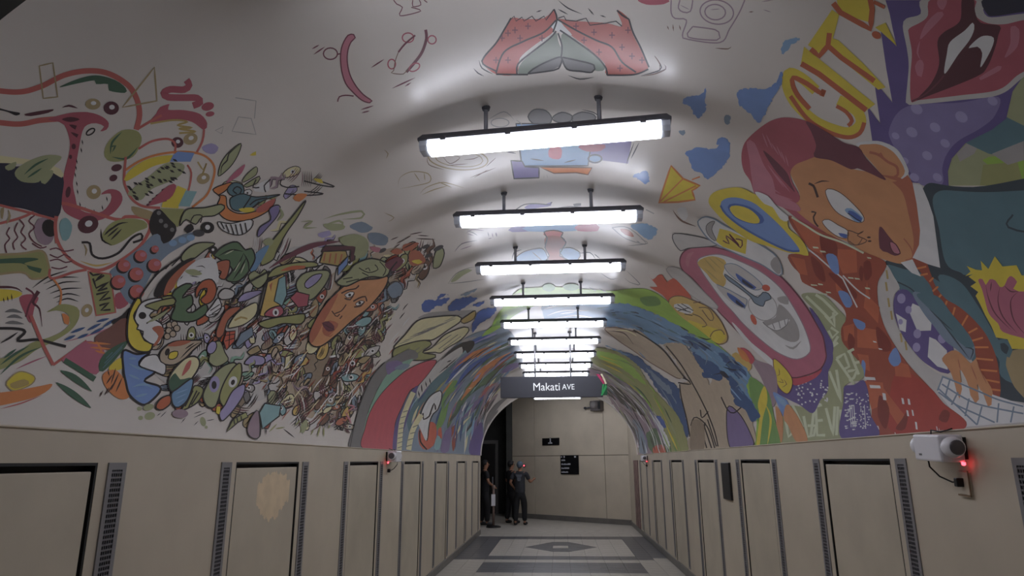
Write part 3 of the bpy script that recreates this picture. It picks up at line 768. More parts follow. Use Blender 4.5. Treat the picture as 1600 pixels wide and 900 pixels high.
l('dorg', 30, '335,600 350,560 330,580 240,520 160,485 155,530 190,600 260,680'); l('dorg', 26, '140,600 250,745 380,825 500,858 575,830 602,765'); l('dorg', 24, '428,662 490,700 525,755 500,785')
S('letter_i'); fp('yel', '225,290 330,375 670,650 615,690 205,405'); lp('dorg', 34, '208,397 320,462 615,688')
S('letter_t'); fp('yel', '400,60 445,90 420,190 400,260 330,340 250,280'); fp('yel', '380,230 440,250 600,400 735,545 690,560 370,300'); lp('dorg', 32, '268,305 320,350 375,285 385,205'); lp('dorg', 32, '375,285 460,360 665,505')
S('letter_y'); fp('yel', '430,-5 640,-5 640,140 540,110 440,50'); fp('yel', '670,170 735,140 805,285 705,195'); lp('dorg', 34, '408,18 455,78 640,180 652,60 640,-5'); lp('dorg', 22, '660,10 730,45'); c('dorg', 678, 218, 30, 22, 30)
M('painted_suit', 'teal painted jacket with dark outline and striped tie')
PX(0, 0, 1)
f('dteal', '1445,290 1520,292 1790,287 1790,640 1566,640 1556,600 1540,560 1525,552 1500,530 1470,512 1440,490 1418,468 1398,440 1384,408 1410,405 1440,400 1450,360')
f('teal', '1462,302 1540,300 1790,302 1790,420 1540,430 1500,425 1478,410 1468,360'); f('teal', '1386,414 1412,420 1450,430 1480,450 1500,480 1520,520 1545,565 1560,625 1540,600 1500,535 1455,505 1420,472 1398,438')
f('teal', '1466,432 1500,440 1530,480 1560,530 1590,560 1790,600 1790,640 1585,600 1560,560 1530,525 1500,490')
l('dteal', 3, '1583,335 1590,360 1790,378'); l('dteal', 2, '1418,470 1440,478 1455,492'); l('dteal', 2, '1402,440 1425,452 1440,470')
M('painted_tie', 'orange striped painted tie and sleeve')
PX(1200, 280)
f('rust', '905,495 985,515 1015,580 1050,670 1110,745 1200,800 1290,880 1370,980 1430,1120 1455,1290 1445,1370 1400,1360 1320,1240 1290,1060 1200,930 1100,860 1050,790 1025,680 960,590')
for a in ('925,560 990,545', '950,600 1000,590', '1010,640 1035,615', '1030,700 1065,670', '1050,760 1085,720', '1090,840 1120,760', '1150,870 1170,800', '1210,920 1250,850', '1255,960 1310,930', '1275,1010 1345,990', '1290,1050 1380,1050', '1300,1120 1410,1130', '1320,1190 1435,1200', '1345,1250 1450,1270', '1370,1310 1455,1320'): lp('org', 12, a)
M('painted_boy', 'cartoon boy with maroon hair and wide blue eyes')
PX(0, 0, 1)
f('skin', '1239,322 1250,305 1235,270 1242,257 1260,250 1280,243 1300,249 1330,263 1360,269 1385,278 1405,272 1427,290 1433,310 1437,362 1435,388 1425,405 1412,412 1390,408 1350,393 1325,378 1300,368 1275,356 1245,338')
S('jaw_shadow'); f('dskin', '1388,276 1414,271 1428,290 1433,312 1438,362 1435,388 1425,406 1428,375 1420,335 1410,300')
S('ear'); f('w', '1338,224 1358,220 1378,221 1402,233 1417,258 1419,272 1400,282 1380,270 1350,236'); f('skin', '1342,229 1358,225 1376,226 1397,238 1412,260 1413,272 1400,283 1386,280 1364,256')
PX(1100, 150); l('dskin', 16, '1035,350 1090,365 1150,410 1205,440 1212,490 1190,505'); l('dskin', 10, '1090,375 1105,355 1125,395'); f('dskin', '1100,490 1180,500 1230,510 1250,540 1180,520')
S('hair'); f('mar', '235,400 240,330 270,270 360,190 440,145 530,133 660,160 760,218 870,288 970,320 1015,390 1140,522 1040,482 960,450 920,457 800,402 720,375 640,400 570,430 540,480 555,540 600,625 590,660 555,690 640,770 770,862 620,790 500,700 410,650 325,620 290,530 250,470')
f('dmar', '640,157 760,218 870,288 970,320 1015,390 1140,522 1040,482 960,450 920,457 800,402 690,378 702,310 670,220')
f('rose', '268,285 315,290 375,430 430,520 440,640 325,612 300,520 285,400'); f('dmar', '370,340 440,395 520,480 545,545 570,600 540,570 450,470')
many(l, 'rose', 9, '365,230 400,320;390,240 430,330;420,290 470,370;455,310 490,390;480,340 510,420;510,370 530,440;360,420 440,560;400,430 500,570;430,470 540,600;340,520 480,610;400,600 560,650', 2)
f('rose', '330,610 420,600 520,640 590,680 600,720 480,690 400,650')
S('eyebrow'); l('dbrn', 15, '655,545 685,560 700,595 712,632'); l('dbrn', 9, '690,548 740,530 785,533', 2); l('dbrn', 10, '672,722 700,728 685,755 695,790 715,815')
PX(1200, 280)
S('eye'); fo('w', 'brn', 5, '360,70 400,60 470,95 560,180 602,240 590,268 540,262 440,212 385,145'); f('sky', '480,190 520,180 595,240 585,266 545,262 510,225'); f('royal', '500,200 535,200 590,245 580,266 540,245'); l('navy', 6, '500,210 550,245 585,265')
S('eye'); fo('w', 'brn', 5, '340,262 380,250 440,285 500,320 497,365 440,358 375,312'); f('royal', '440,335 497,345 494,367 455,356')
S('nose'); l('brn', 6, '503,318 530,325 570,340 600,322 560,350 620,380 590,402 545,410 510,385'); c('dbrn', 632, 362, 12, 6); c('dbrn', 636, 386, 12, 6); l('brn', 5, '500,330 505,395 560,410 590,370')
S('mouth'); f('dmar', '700,295 760,360 825,440 830,465 795,478 745,455 700,430'); fo('rose', 'wine', 6, '765,390 800,405 828,462 790,462 768,425')
l('dskin', 7, '850,370 895,430 905,490 860,505'); 
S('collar'); fp('w', '905,25 960,35 1005,140 1035,230 1055,380 1078,553 1000,530 905,490 945,410 952,320 930,150'); fp('w', '830,520 905,500 958,608 900,585')
M('painted_plate', 'white painted plate rim around starry purple cloth')
PX(1200, 460)
f('gw', '735,-190 690,-90 688,20 705,120 740,220 810,340 900,460 1000,565 1090,670 1230,835 1420,815 1700,800 1700,700 1400,640 1200,540 1060,490 960,412 870,300 810,200 785,100 790,0 825,-40 790,-110')
f('pur', '815,-25 870,-30 930,30 1020,100 1130,230 1160,330 1150,480 1100,490 1050,470 960,408 872,300 815,200 787,100 790,20')
fp('w', '905,55 950,75 1025,160 1020,225 935,228 885,110'); fp('w', '800,118 868,160 862,235 825,222'); fp('w', '1010,265 1050,282 1120,350 1125,470 1060,450 1000,390')
for x, y, r in ((835, 25, 26), (880, 95, 20), (935, 245, 24), (1090, 275, 26), (930, 330, 24), (830, 170, 15)): c('lil', x, y, r, r*1.2)
f('steel', '905,-10 980,0 1080,90 1170,170 1250,240 1295,330 1290,385 1260,410 1190,350 1110,290 1040,200 970,110'); f('teal', '930,0 1060,10 1150,120 1235,220 1290,320 1240,330 1130,230 1040,120')
many(l, 'dteal', 9, '1010,90 1080,160 1160,230;1070,150 1170,280 1260,400;1230,330 1285,345 1265,410', 2)
for x, y in ((742, -125), (738, -50), (752, 50), (770, 130), (830, 270), (860, 320)): l('gold', 12, [(x, y-28), (x+8, y+28)])
M('painted_hands', 'tan painted hands resting on the keyboard')
f('skin', '1090,400 1150,350 1200,362 1270,430 1300,400 1335,480 1405,600 1400,690 1378,702 1350,640 1310,560 1322,655 1300,682 1270,620 1240,530 1202,470 1216,590 1200,652 1180,600 1150,500 1120,450'); f('oly', '1490,420 1530,350 1700,370 1700,700 1560,600 1505,490')
many(l, 'dskin', 7, '1270,440 1310,540;1205,470 1190,400;1310,430 1370,560', 2); l('teal', 26, '1440,300 1480,290 1520,330 1500,390')
M('painted_keyboard', 'white painted keyboard with blue-grey key lines')
fp('w', '1090,510 1200,545 1300,590 1450,640 1600,690 1850,760 1900,810 1600,800 1420,812 1230,828 1065,610'); fp('skin', '1160,520 1200,500 1216,590 1200,652 1182,610'); fp('skin', '1255,560 1310,560 1322,655 1300,682 1268,630'); fp('skin', '1340,600 1405,600 1400,690 1378,702')
many(l, 'steel', 10, '1095,515 1062,600;1140,530 1110,640;1190,610 1150,690;1260,650 1235,760;1340,700 1310,815;1445,680 1435,800;1540,700 1520,800;1090,560 1200,630 1330,690 1600,745;1068,610 1180,690 1300,745 1420,800;1090,512 1200,555 1330,610 1450,660 1600,700;1070,590 1230,740 1310,815')
M('painted_burst', 'yellow painted starburst with a mauve clenched hand')
PX(0, 0, 1)
fp('yel', '1511,415 1525,421 1535,422 1533,407 1545,420 1555,400 1567,416 1589,414 1597,430 1700,430 1700,547 1582,545 1575,530 1557,527 1550,510 1540,492 1532,475 1525,462 1529,456 1517,447 1526,441 1514,432 1521,428 1509,431 1517,424')
f('pink', '1529,437 1536,436 1541,445 1547,436 1556,438 1563,448 1570,446 1575,435 1581,431 1590,440 1592,455 1700,455 1700,540 1580,523 1560,505 1546,490 1540,470 1535,452')
many(l, 'dmar', 2, '1541,445 1545,465 1556,490 1580,515;1563,448 1560,470 1568,495 1590,520;1592,455 1580,470 1585,500 1605,525;1570,446 1580,455 1592,455;1550,440 1548,455', 2)
M('painted_city', 'orange painted city blocks with small pale windows')
PX(1200, 280)
f('rust', '135,225 250,283 400,352 500,402 600,452 740,522 690,640 688,750 705,840 740,940 810,1060 900,1180 1000,1285 1090,1390 1232,1550 690,1600 650,1440 630,1310 600,1200 570,1140 510,1070 465,1010 460,920 490,860 470,800 400,740 310,690 215,640 200,590 150,535 130,470 260,455 210,370 150,290')
f('brick', '820,1190 1000,1290 1100,1400 1235,1555 800,1590 760,1400')
for a in ('145,240 250,290 330,340 340,470 260,430 190,320', '435,435 555,440 560,580 470,590 440,520', '420,620 480,640 530,720 480,760 430,700', '140,480 230,500 250,600 200,590', '620,640 640,740 700,800 690,900 600,800', '560,920 680,940 690,1060 560,1050', '470,920 540,900 540,1000 480,1010', '600,1260 720,1270 740,1400 650,1440', '720,1300 860,1480 830,1560 740,1420', '790,1130 880,1160 900,1240 800,1230', '560,1090 630,1100 640,1200 590,1180'): fp('dorg', a)
for a in ('330,340 430,400 420,520 345,470', '600,520 640,510 650,600 610,630', '380,590 460,610 560,720 520,740', '680,920 760,1000 770,1070 700,1060', '510,960 545,1000 530,1090 500,1030', '700,1350 760,1430 740,1560 690,1480', '840,1500 880,1440 860,1560 800,1560', '580,540 600,560 590,640 570,590', '270,480 340,540 360,640 300,600', '1100,1440 1140,1460 1120,1520 1070,1500'): f((140, 50, 40), a)
l('pgrn', 12, '150,235 240,290 330,345 470,395 600,460'); lp('w', 9, '240,425 310,480 400,560 470,620 560,800'); l('w', 9, '470,600 560,690 640,745')
for x, y, w_, h_ in ((300, 425, 40, 14), (345, 450, 40, 14), (520, 615, 40, 12), (560, 620, 36, 12), (625, 680, 36, 14), (290, 660, 45, 12), (330, 655, 36, 12), (350, 715, 50, 12), (380, 705, 36, 12), (415, 775, 30, 10), (635, 490, 30, 12), (670, 1015, 26, 12), (705, 1060, 28, 12), (530, 1145, 30, 10), (640, 1245, 72, 22), (672, 1296, 72, 22), (730, 1358, 26, 46), (846, 1386, 20, 40), (884, 1390, 20, 40), (876, 1462, 18, 40), (908, 1460, 16, 40), (930, 1540, 18, 50), (660, 1552, 18, 30), (690, 1552, 18, 26), (682, 1612, 16, 36), (800, 1610, 12, 60), (815, 1620, 10, 40), (1060, 1560, 12, 34), (1075, 1570, 10, 30)):
    fp('pgrn' if y < 1000 else 'w', [(x-w_/2, y-h_/2), (x+w_/2-6, y-h_/2+4), (x+w_/2, y+h_/2), (x-w_/2+6, y+h_/2-2)])
for a in ('365,470 430,480 445,590 400,570', '440,700 500,710 530,780 490,800', '535,870 610,900 600,940 560,930', '755,1120 800,1050 835,1140 790,1170', '590,1130 612,1150 606,1230 586,1200'): f('blue', a)
M('painted_slogan', 'green painted ground with pale letters reading VIBE')
PX(1200, 460)
f('sage', '210,0 345,0 440,90 490,150 460,210 465,290 510,350 575,425 602,485 590,530 490,562 472,650 470,910 20,920 60,860 130,700 300,700 380,480 400,330 360,220 300,110')
for a in ('240,10 330,95 385,150 435,120 345,30 300,0', '360,130 420,200 410,110', '385,270 400,330 440,300', '380,225 405,270 440,235 395,205', '440,260 400,330', '385,480 460,670 430,470', '430,400 540,560', '430,400 480,370 510,450 470,470', '500,480 560,470 540,520 510,540', '510,350 570,500', '500,360 540,340', '535,430 575,420',
          '155,690 220,830', '110,770 130,890 160,860', '290,720 270,880', '225,760 250,890 290,880 300,820 250,820', '300,700 310,880 360,880', '305,790 345,785', '300,700 340,690', '365,710 410,880 420,700', '440,700 430,880', '455,720 465,880'): lp('pgrn', 17, a)
M('painted_night_blocks', 'violet painted city shapes speckled with white windows')
f('pur', '290,110 340,180 380,250 412,330 380,480 378,600 330,660 282,742 200,690 120,650 40,590 60,440 160,560 240,540 330,480 365,380 350,240'); f('pur', '480,575 540,565 600,535 632,620 640,740 695,885 460,895 476,660')
rnd = random.Random(11)
for k in range(60):
    x, y = rnd.uniform(170, 375), rnd.uniform(500, 690)
    if y-500 < (375-x)*.15 or y > 760-abs(x-270)*.8: continue
    fp('w', [(x, y), (x+10, y+2), (x+9, y+12), (x-1, y+9)])
for k in range(90):
    x = rnd.uniform(480, 640); y = rnd.uniform(610, 840)
    fp('w', [(x, y), (x+(8 if x > 550 else 20), y+2), (x+8, y+9), (x-1, y+8)])
for x in (515, 527, 540, 605): lp('w', 5, [(x, 690), (x+8, 830)])
M('painted_mirror', 'oval pink mirror painted with a grinning clown face')
PX(1000, 300)
RING = '250,440 260,390 300,355 380,338 490,348 620,388 760,448 870,518 960,610 1040,715 1100,815 1145,900 1163,990 1165,1040 1130,1105 1050,1142 960,1160 890,1130 830,1075 740,1000 640,900 560,815 480,730 400,620 330,540 270,490'
f('pur', '1060,720 1120,790 1180,910 1210,1040 1170,1130 1140,1100 1165,1000 1130,880'); f('crim', '940,1140 1050,1150 1140,1105 1100,1160 1000,1205 955,1200')
fo('pink', 'dmar', 8, RING); f('rose', '285,430 300,385 340,372 320,400 300,470')
S('mirror_glass'); fo('w', 'mauve', 6, '360,430 400,400 500,388 620,428 760,498 880,598 960,715 1020,825 1055,915 1068,980 1055,1010 1020,1035 960,1042 860,1000 760,925 650,825 580,745 520,680 440,572 385,490')
S('clown_hair'); f('dyel', '360,440 430,400 505,410 540,440 520,510 540,545 522,592 460,560 420,510'); many(l, 'gold', 7, '400,410 480,500;430,405 510,480;470,405 530,450;400,470 500,560', 2)
S('clown_eye'); f('gw', '530,455 600,450 720,530 770,590 720,610 640,570 560,510'); lc('steel', 5, '530,455 600,450 720,530 770,590 720,610 640,570 560,510'); f('royal', '600,505 640,530 730,595 715,607 650,575 610,535'); f('navy', '640,540 715,595 700,600 640,560')
S('clown_eye'); f('gw', '480,580 560,610 640,650 675,680 655,725 590,700 520,640'); f('royal', '545,625 600,655 660,705 660,725 610,703 560,660'); f('navy', '600,670 655,715 640,718 600,690'); l('steel', 5, '480,575 560,610 640,655 672,672 655,728')
S('clown_cheek'); c('flame', 790, 597, 26, 20, 20); c('flame', 712, 796, 16, 36, -25)
S('clown_nose'); fo('w', 'lg', 5, '680,680 720,650 800,640 850,690 855,760 800,800 740,790 690,740'); fo('steel', 'dteal', 6, '530,510 610,565 690,630 740,655 770,625 805,632 822,665 785,680 772,712 720,692 690,650 620,595 550,545')
S('clown_smile'); f('lg', '770,810 850,780 870,700 930,745 985,830 1000,900 985,930 945,935 880,905 800,840'); f('w', '800,835 930,790 925,820 860,865 820,850'); many(l, 'g', 5, '830,820 845,855;870,805 880,850;905,795 912,830;770,810 800,840 860,865 920,830 930,790'); l('lg', 14, '910,955 960,975 1010,930', 2); f('lg', '860,660 920,650 930,700 880,690')
M('painted_capsules', 'outlined white and grey capsules with a yellow patch')
fo('gw', 'dgr', 6, '205,265 250,258 400,285 480,330 300,350 255,365 212,310'); fo('w', 'steel', 8, '365,200 372,170 410,152 470,168 520,200 640,262 760,330 850,395 890,480 872,520 760,450 620,390 490,330 420,280'); f('lg', '415,210 440,185 470,180 450,230 480,300 450,290 420,250'); lc('dgr', 4, '415,210 440,185 470,180 450,230 480,300 450,290 420,250')
fp('yel', '500,225 560,240 672,290 662,385 520,340 478,305'); l('dmar', 8, '520,300 560,320 540,270 620,330 560,260 630,345 640,300 600,290'); f('lg', '820,430 860,400 885,480 868,512 825,470'); fo('gw', 'lg', 6, '165,480 230,470 300,520 400,620 490,715 450,722 330,650 250,585')
l('brn', 12, '205,112 230,150 270,185 350,215', 2); f('w', '230,110 280,95 300,150 270,180')
M('painted_pin', 'blue painted map pin on a yellow burst')
f('yel', '430,60 460,0 560,-30 640,-28 720,10 800,30 840,100 920,150 930,220 1000,280 1040,340 1055,395 1000,385 930,375 820,340 690,300 560,210 480,130'); f('blue', '505,75 530,40 600,30 700,58 775,112 900,230 1002,362 930,358 800,300 640,210 540,130'); l('royal', 12, '505,80 540,135 640,215 800,305 930,362 1000,365'); f('royal', '550,90 590,68 690,90 770,150 770,190 700,195 600,160'); f('yel', '562,97 600,80 680,100 740,150 748,188 690,190 600,152'); f('w', '720,-5 800,20 860,90 930,150 920,180 880,165 830,90 780,70')
M('painted_flame_face', 'yellow painted smiling face with flame-red hair')
f('flame', '40,505 80,545 110,520 140,515 170,560 210,535 270,590 320,665 200,690 140,640 60,590 110,590'); fo('dyel', 'brn', 5, '180,690 200,655 260,648 340,678 430,718 500,795 535,860 548,900 540,935 500,950 455,930 440,905 380,880 300,820 220,760')
f('yel', '300,800 400,830 500,860 540,900 500,945 455,925 380,880'); f('w', '215,700 300,700 335,745 300,760 230,735'); many(l, 'k', 5, '220,720 320,750;235,700 300,745;260,695 335,740;240,740 310,720;280,760 330,770'); many(l, 'brn', 6, '370,720 430,725 462,785 440,800 390,735;330,760 380,780 420,830 390,840;335,690 380,685;440,905 460,870 510,860 530,890')
M('painted_bean_face', 'small orange bean-shaped painted face')
PX(1000, 480); f('w', '575,90 620,130 700,220 800,300 842,345 838,375 720,272 620,162'); fo('yel', 'dmar', 5, '838,322 900,368 952,440 952,500 922,540 872,502 848,430'); many(l, 'dmar', 5, '870,380 875,420 855,430;860,460 900,470 880,440;900,450 920,480 890,500', 2)
f('mauve', '700,330 760,340 842,380 862,520 835,625 800,540 760,440'); f('crim', '630,250 680,270 720,330 680,360 640,310'); f('blue', '835,528 920,580 932,630 907,690 860,600'); f('sky', '850,550 910,585 915,620 880,600')
f('skin', '850,615 895,690 890,840 850,850 855,700'); f('skin', '925,605 1000,700 1052,835 980,840 930,740 900,690')
# ---- right flank towards the far arch: green band, water, rocks
M('painted_green_band', 'lime green painted band curving over the vault')
PX(850, 430)
f('lime', '-160,90 -60,75 60,70 200,80 330,90 430,95 560,80 660,90 760,150 850,250 960,330 1060,410 1180,510 1290,620 1340,740 1400,880 1480,1090 1330,1100 1330,900 1260,780 1240,640 1130,520 1000,420 850,330 700,240 560,190 430,170 200,150 0,170 -200,260 -260,360 -330,330 -260,200')
f('grn', '1290,640 1400,720 1440,880 1480,1090 1340,1100 1350,950 1300,800'); f('yel', '1380,690 1400,780 1370,900 1350,1070 1330,1070 1350,880 1340,800'); l('yel', 14, '1385,800 1420,900 1400,1060', 2); f('grn', '600,140 700,130 730,180 640,190'); f('dyel', '1200,480 1300,560 1260,600 1180,520'); f('org', '1210,450 1260,480 1290,540 1240,520')
c('grn', 30, 75, 40, 25); c('grn', 170, 72, 50, 22)
JIT = .9
M('painted_water', 'blue painted water with dark ragged waves')
f('water', '-10,190 150,180 300,150 430,165 560,188 700,240 850,320 940,380 1060,430 1170,500 1285,610 1275,700 1310,800 1350,880 1300,910 1180,790 1150,660 1050,620 990,600 930,480 880,430 780,420 700,430 600,350 500,325 390,320 340,300 180,280 30,290')
f('dblue', '930,480 1000,520 1080,560 1130,620 1190,640 1240,720 1300,790 1352,870 1330,900 1290,905 1240,820 1180,770 1130,650 1050,620 990,600'); f('dblue', '860,380 940,390 1040,440 1000,470 900,440'); f('dblue', '1090,480 1180,520 1270,620 1220,640 1150,570')
many(l, 'navy', 9, '575,320 610,330 625,355;850,315 880,335 910,350;960,380 1020,400 1050,390;1120,570 1180,590 1240,590;1060,620 1130,610 1150,640;1140,560 1160,540 1200,545 1250,580;890,400 930,430 900,470;1180,790 1220,790 1250,840', 2)
many(l, 'steel', 12, '700,330 780,380 850,400;960,450 1020,500 1010,560;1150,500 1200,560;1200,700 1240,680 1260,740;900,360 960,380', 2)
many(l, 'w', 8, '0,210 80,190 200,190;20,250 120,220 280,220;60,270 200,250 330,270;100,240 200,225', 2)
f('dblue', '430,470 570,500 700,600 830,690 880,780 900,910 850,940 800,830 700,700 620,590'); f('steel', '640,580 720,640 800,720 780,740 700,660'); f('water', '380,430 470,470 540,500 480,490'); many(l, 'steel', 8, '700,620 750,700 800,720;780,720 830,800 840,860;720,690 790,800 830,900', 2)
f('dblue', '850,700 890,850 910,1000 870,990 820,900')
JIT = 0
flow('330,200 560,200 850,340 1060,450 1280,640', '400,310 600,350 780,420 930,480 1300,890', 60, ['dblue', 'water', 'sky', 'steel', 'navy', 'teal'], 1, 3.5, .03, .12)
M('painted_rocks', 'tan painted cliffs outlined in black')
fo('tan', 'brn', 6, '380,335 430,325 500,335 600,370 740,480 840,605 860,640 830,640 760,600 660,540 560,470 470,410'); l('dbrn', 7, '400,345 500,360 560,430', 2); l('cream', 9, '440,345 520,345 600,390', 2); f('steel', '690,500 720,520 740,560 710,550'); f('water', '590,470 640,520 620,510')
PX(1000, 480)
JIT = .9
f('tan', '150,235 210,225 275,230 345,320 400,400 440,480 470,430 550,450 590,570 650,600 705,720 712,860 490,890 310,900 312,800 292,690 258,560 248,480 300,462 290,430 220,330')
JIT = 0
f('tan', '-20,140 100,230 200,330 280,430 240,440 130,370 20,290'); f('plum', '548,630 620,660 690,780 708,870 568,880'); lc('k', 6, '548,630 620,660 690,780 708,870 568,880')
many(l, 'k', 8, '-40,140 60,200 150,270 250,400 290,450;165,240 260,360 360,530 425,660;240,470 320,480 310,460 270,440;320,740 340,690 380,700 430,760 470,880;410,720 400,800 420,880;425,660 470,780 490,870;380,640 390,690 430,650;510,560 550,640 590,660 640,620;250,480 260,560 292,690 315,810;400,730 450,880;425,700 480,870')
f('dblue', '390,405 450,420 520,430 500,460 440,440 400,440'); f('navy', '500,400 530,400 560,440 520,430'); f('dblue', '590,570 660,590 700,620 740,680 700,715 660,640 600,610'); f('dtan', '320,760 340,700 400,730 400,890 320,895')
M('painted_far_swirls', 'green, grey and black painted swirls beside the far arch')
PX(850, 430)
JIT = .6
f('olive', '330,450 480,485 580,555 640,650 740,770 850,900 905,1110 800,1120 740,950 640,780 480,650 330,565 290,520'); f('lime', '340,470 470,500 560,570 640,680 600,660 500,590 350,520')
f('mauve', '280,580 400,620 520,690 640,790 740,960 790,1120 560,1115 540,1000 470,870 400,760 330,700 290,640'); f('k', '390,690 470,710 560,785 640,880 560,850 470,790 400,745'); f('lg', '400,640 500,670 600,760 690,880 640,850 540,750')
f('royal', '700,880 740,890 770,950 730,940'); f('mgrn', '640,990 740,960 800,1110 680,1115'); f('flame', '690,1070 740,1060 760,1110 690,1112'); f('w', '660,850 700,880 760,980 790,1080 760,1060 710,960'); f('steel', '560,900 620,960 650,1100 600,1110 570,1000'); f('dgr', '470,850 540,900 570,960 600,1080 560,1060 520,960')
many(l, 'k', 5, '480,700 560,750 660,860;470,810 540,870 620,980;500,790 600,850 680,960;520,880 580,960 600,1060;600,800 640,870 700,980;540,930 560,1000 570,1080;430,720 520,800 600,900', 2)
many(l, 'w', 5, '470,750 560,830 640,930;520,740 620,840 690,960;560,1000 590,1090;630,900 680,1000 700,1080;500,850 560,950', 2); many(l, 'plum', 8, '600,930 640,1020 650,1100;450,640 520,680 560,720;380,600 430,630', 2)
f('crim', '545,1050 580,1060 590,1115 545,1115')
JIT = 0
flow('300,545 470,640 630,780 730,950 790,1110', '290,640 400,760 470,870 540,1000 560,1112', 90, ['k', 'dgr', 'w', 'lg', 'g', 'steel', 'sage', 'mauve', 'plum'], .8, 2.2)
flow('340,480 580,570 740,780 900,1110', '330,560 480,650 640,790 800,1115', 22, ['lime', 'sage', 'dgrn', 'yel', 'grn'], 1, 3)
# ---- crown: tent, gadgets and line drawings between the lights
PX(600, 0, .3125)
M('painted_tent', 'red patched painted tent with an olive doorway')
f('red', '635,90 700,95 800,90 850,50 865,95 845,160 760,220 680,290 660,370 560,370 495,320 500,285 560,210 600,150'); f('red', '865,95 960,105 1110,115 1190,130 1165,50 1225,95 1240,160 1280,240 1322,330 1320,345 1250,370 1115,375 1105,320 1020,240 940,180 890,130')
f('w', '835,130 870,100 900,130 940,175 890,165 855,150'); f((128, 138, 122), '860,160 830,190 760,250 690,310 670,365 720,370 880,290 870,200'); f((128, 138, 122), '895,165 960,210 1060,285 1105,345 1040,350 900,290 885,220'); f('g', '720,365 740,345 800,315 880,285 885,320 850,345 780,360'); f('g', '885,290 900,285 1000,315 1050,325 1045,360 920,350')
many(l, 'k', 8, '635,90 600,150 560,215 500,285 495,320 560,355;850,45 865,95 845,160;560,365 600,260 700,205 800,160 860,100;665,370 670,320 740,260 830,190 860,155;870,165 890,230 885,290;720,368 745,345 810,310 885,285 880,330 850,350 720,368;890,290 915,345 980,355 1040,360 1050,325 960,300 885,285;880,150 960,205 1060,280 1110,340 1115,375;865,95 960,150 1060,200 1140,235 1190,310 1260,360;1225,95 1245,160 1285,240 1325,335;560,370 660,372 720,372;1115,375 1250,372 1322,345;1165,50 1190,75 1225,95', 0)
many(lp, 'k', 5, '635,95 650,80 660,105 690,85 700,105 740,80 760,105 800,80 810,100 850,45;870,90 900,80 910,100 960,105 1010,90 1030,125 1110,115 1160,105 1190,130')
many(l, 'k', 6, '475,300 490,340 545,370;447,340 470,365 500,380;1352,280 1382,320 1378,350 1285,378;1405,325 1408,345 1350,368;870,0 920,40 990,70;1020,40 1050,75;760,60 790,50;1080,75 1110,85;870,45 920,72;920,375 980,395 1050,385', 2)
for x, y in ((655, 150), (620, 165), (720, 130), (590, 190), (680, 190), (1140, 175), (1050, 160), (1240, 280), (1190, 235), (1075, 260), (960, 130), (1220, 150), (560, 300), (790, 190), (620, 300), (1000, 200), (1290, 300), (1180, 340)): lp('dmar', 5, [(x-14, y), (x+14, y)]); lp('dmar', 5, [(x, y-16), (x, y+16)])
M('painted_skateboards', 'maroon outline drawings of skateboards')
PX(380, 0)
fo('rose', 'dmar', 8, '655,220 690,215 700,235 675,260 655,310 650,380 665,460 700,530 750,590 805,630 790,642 740,625 680,570 640,520 615,440 608,350 620,280'); o_('dmar', 8, 545, 335, 44, 36); l('dmar', 8, '585,340 605,335'); l('dmar', 8, '590,635 600,605 640,595 690,600'); many(l, 'dmar', 9, '430,305 475,280;440,340 510,292;735,685 815,660;740,705 790,692;800,422 880,370;930,552 1010,515 1075,485;1010,540 1050,515', 2)
l('dmar', 18, '1140,185 1145,240 1120,320 1080,380 1020,450'); o_('mar', 8, 1030, 235, 36, 30); o_('mar', 8, 1180, 248, 26, 26); o_('mar', 8, 928, 400, 24, 30); o_('mar', 8, 1070, 420, 36, 22, -30); l('dmar', 11, '1075,220 1010,275 970,325'); l('brn', 5, '970,325 950,380 940,440 925,455 1000,462 1030,430'); many(l, 'dmar', 6, '940,0 960,25 995,45 980,98 1110,68 1050,45;1060,0 1060,40 1110,30 1100,0;1130,0 1150,15')
M('painted_gadgets', 'line-drawn radio and gadgets in faded grey and maroon')
PX(1000, 0)
many(l, 'mauve', 8, '-10,0 30,20 130,22 180,0;195,0 195,80 220,115 290,125 265,220 300,245 500,265 560,180 620,80 655,0;330,165 470,185 495,215 480,250 300,230 330,165;250,0 240,50 270,75 315,70 330,0'); o_('mauve', 8, 480, 75, 105, 75, 8); o_('mauve', 8, 470, 75, 65, 48, 5); many(l, 'brn', 7, '170,160 180,185;205,150 210,195;245,155 255,190;680,75 710,72;470,300 550,305 570,290;90,345 125,400 120,440;150,400 162,430 95,460 5,475', 2); f('mar', '-10,-5 180,-5 150,25 40,28'); many(l, 'mauve', 5, '250,30 310,60;440,60 500,55;760,10 830,0;770,60 820,75', 2)
JIT = .8
M('painted_blue_splashes', 'blue paint splashes on the bare plaster')
f('blue', '265,630 320,600 380,590 415,545 405,620 415,680 365,740 320,680'); f('blue', '610,570 700,550 780,555 840,520 885,450 890,510 840,600 790,690 745,765 690,710 620,650'); f('blue', '475,900 520,855 560,900'); f('sky', '895,260 950,240 1000,240 950,280 890,335'); f('steel', '525,735 560,720 565,760 540,780'); f('steel', '240,815 285,820 265,850')
PX(1000, 150); f('blue', '290,350 380,320 460,330 530,270 560,290 555,380 520,440 450,500 420,520 380,480 330,460 310,400'); f('blue', '-45,500 0,480 40,470 60,520 30,545 -10,520'); f('sky', '-60,810 20,800 110,830 60,900 0,860')
JIT = 0
M('painted_paper_plane', 'yellow folded paper plane with an orange outline')
PX(600, 140, .3125); fpo('yel', 'org', 9, '1435,380 1495,445 1580,480 1540,505 1555,550 1470,562 1375,565 1405,470'); many(l, 'org', 7, '1375,565 1440,500 1495,445;1400,560 1500,510 1560,480;1540,450 1580,435')
M('painted_robot', 'blue and purple painted robot head behind the nearest lights')
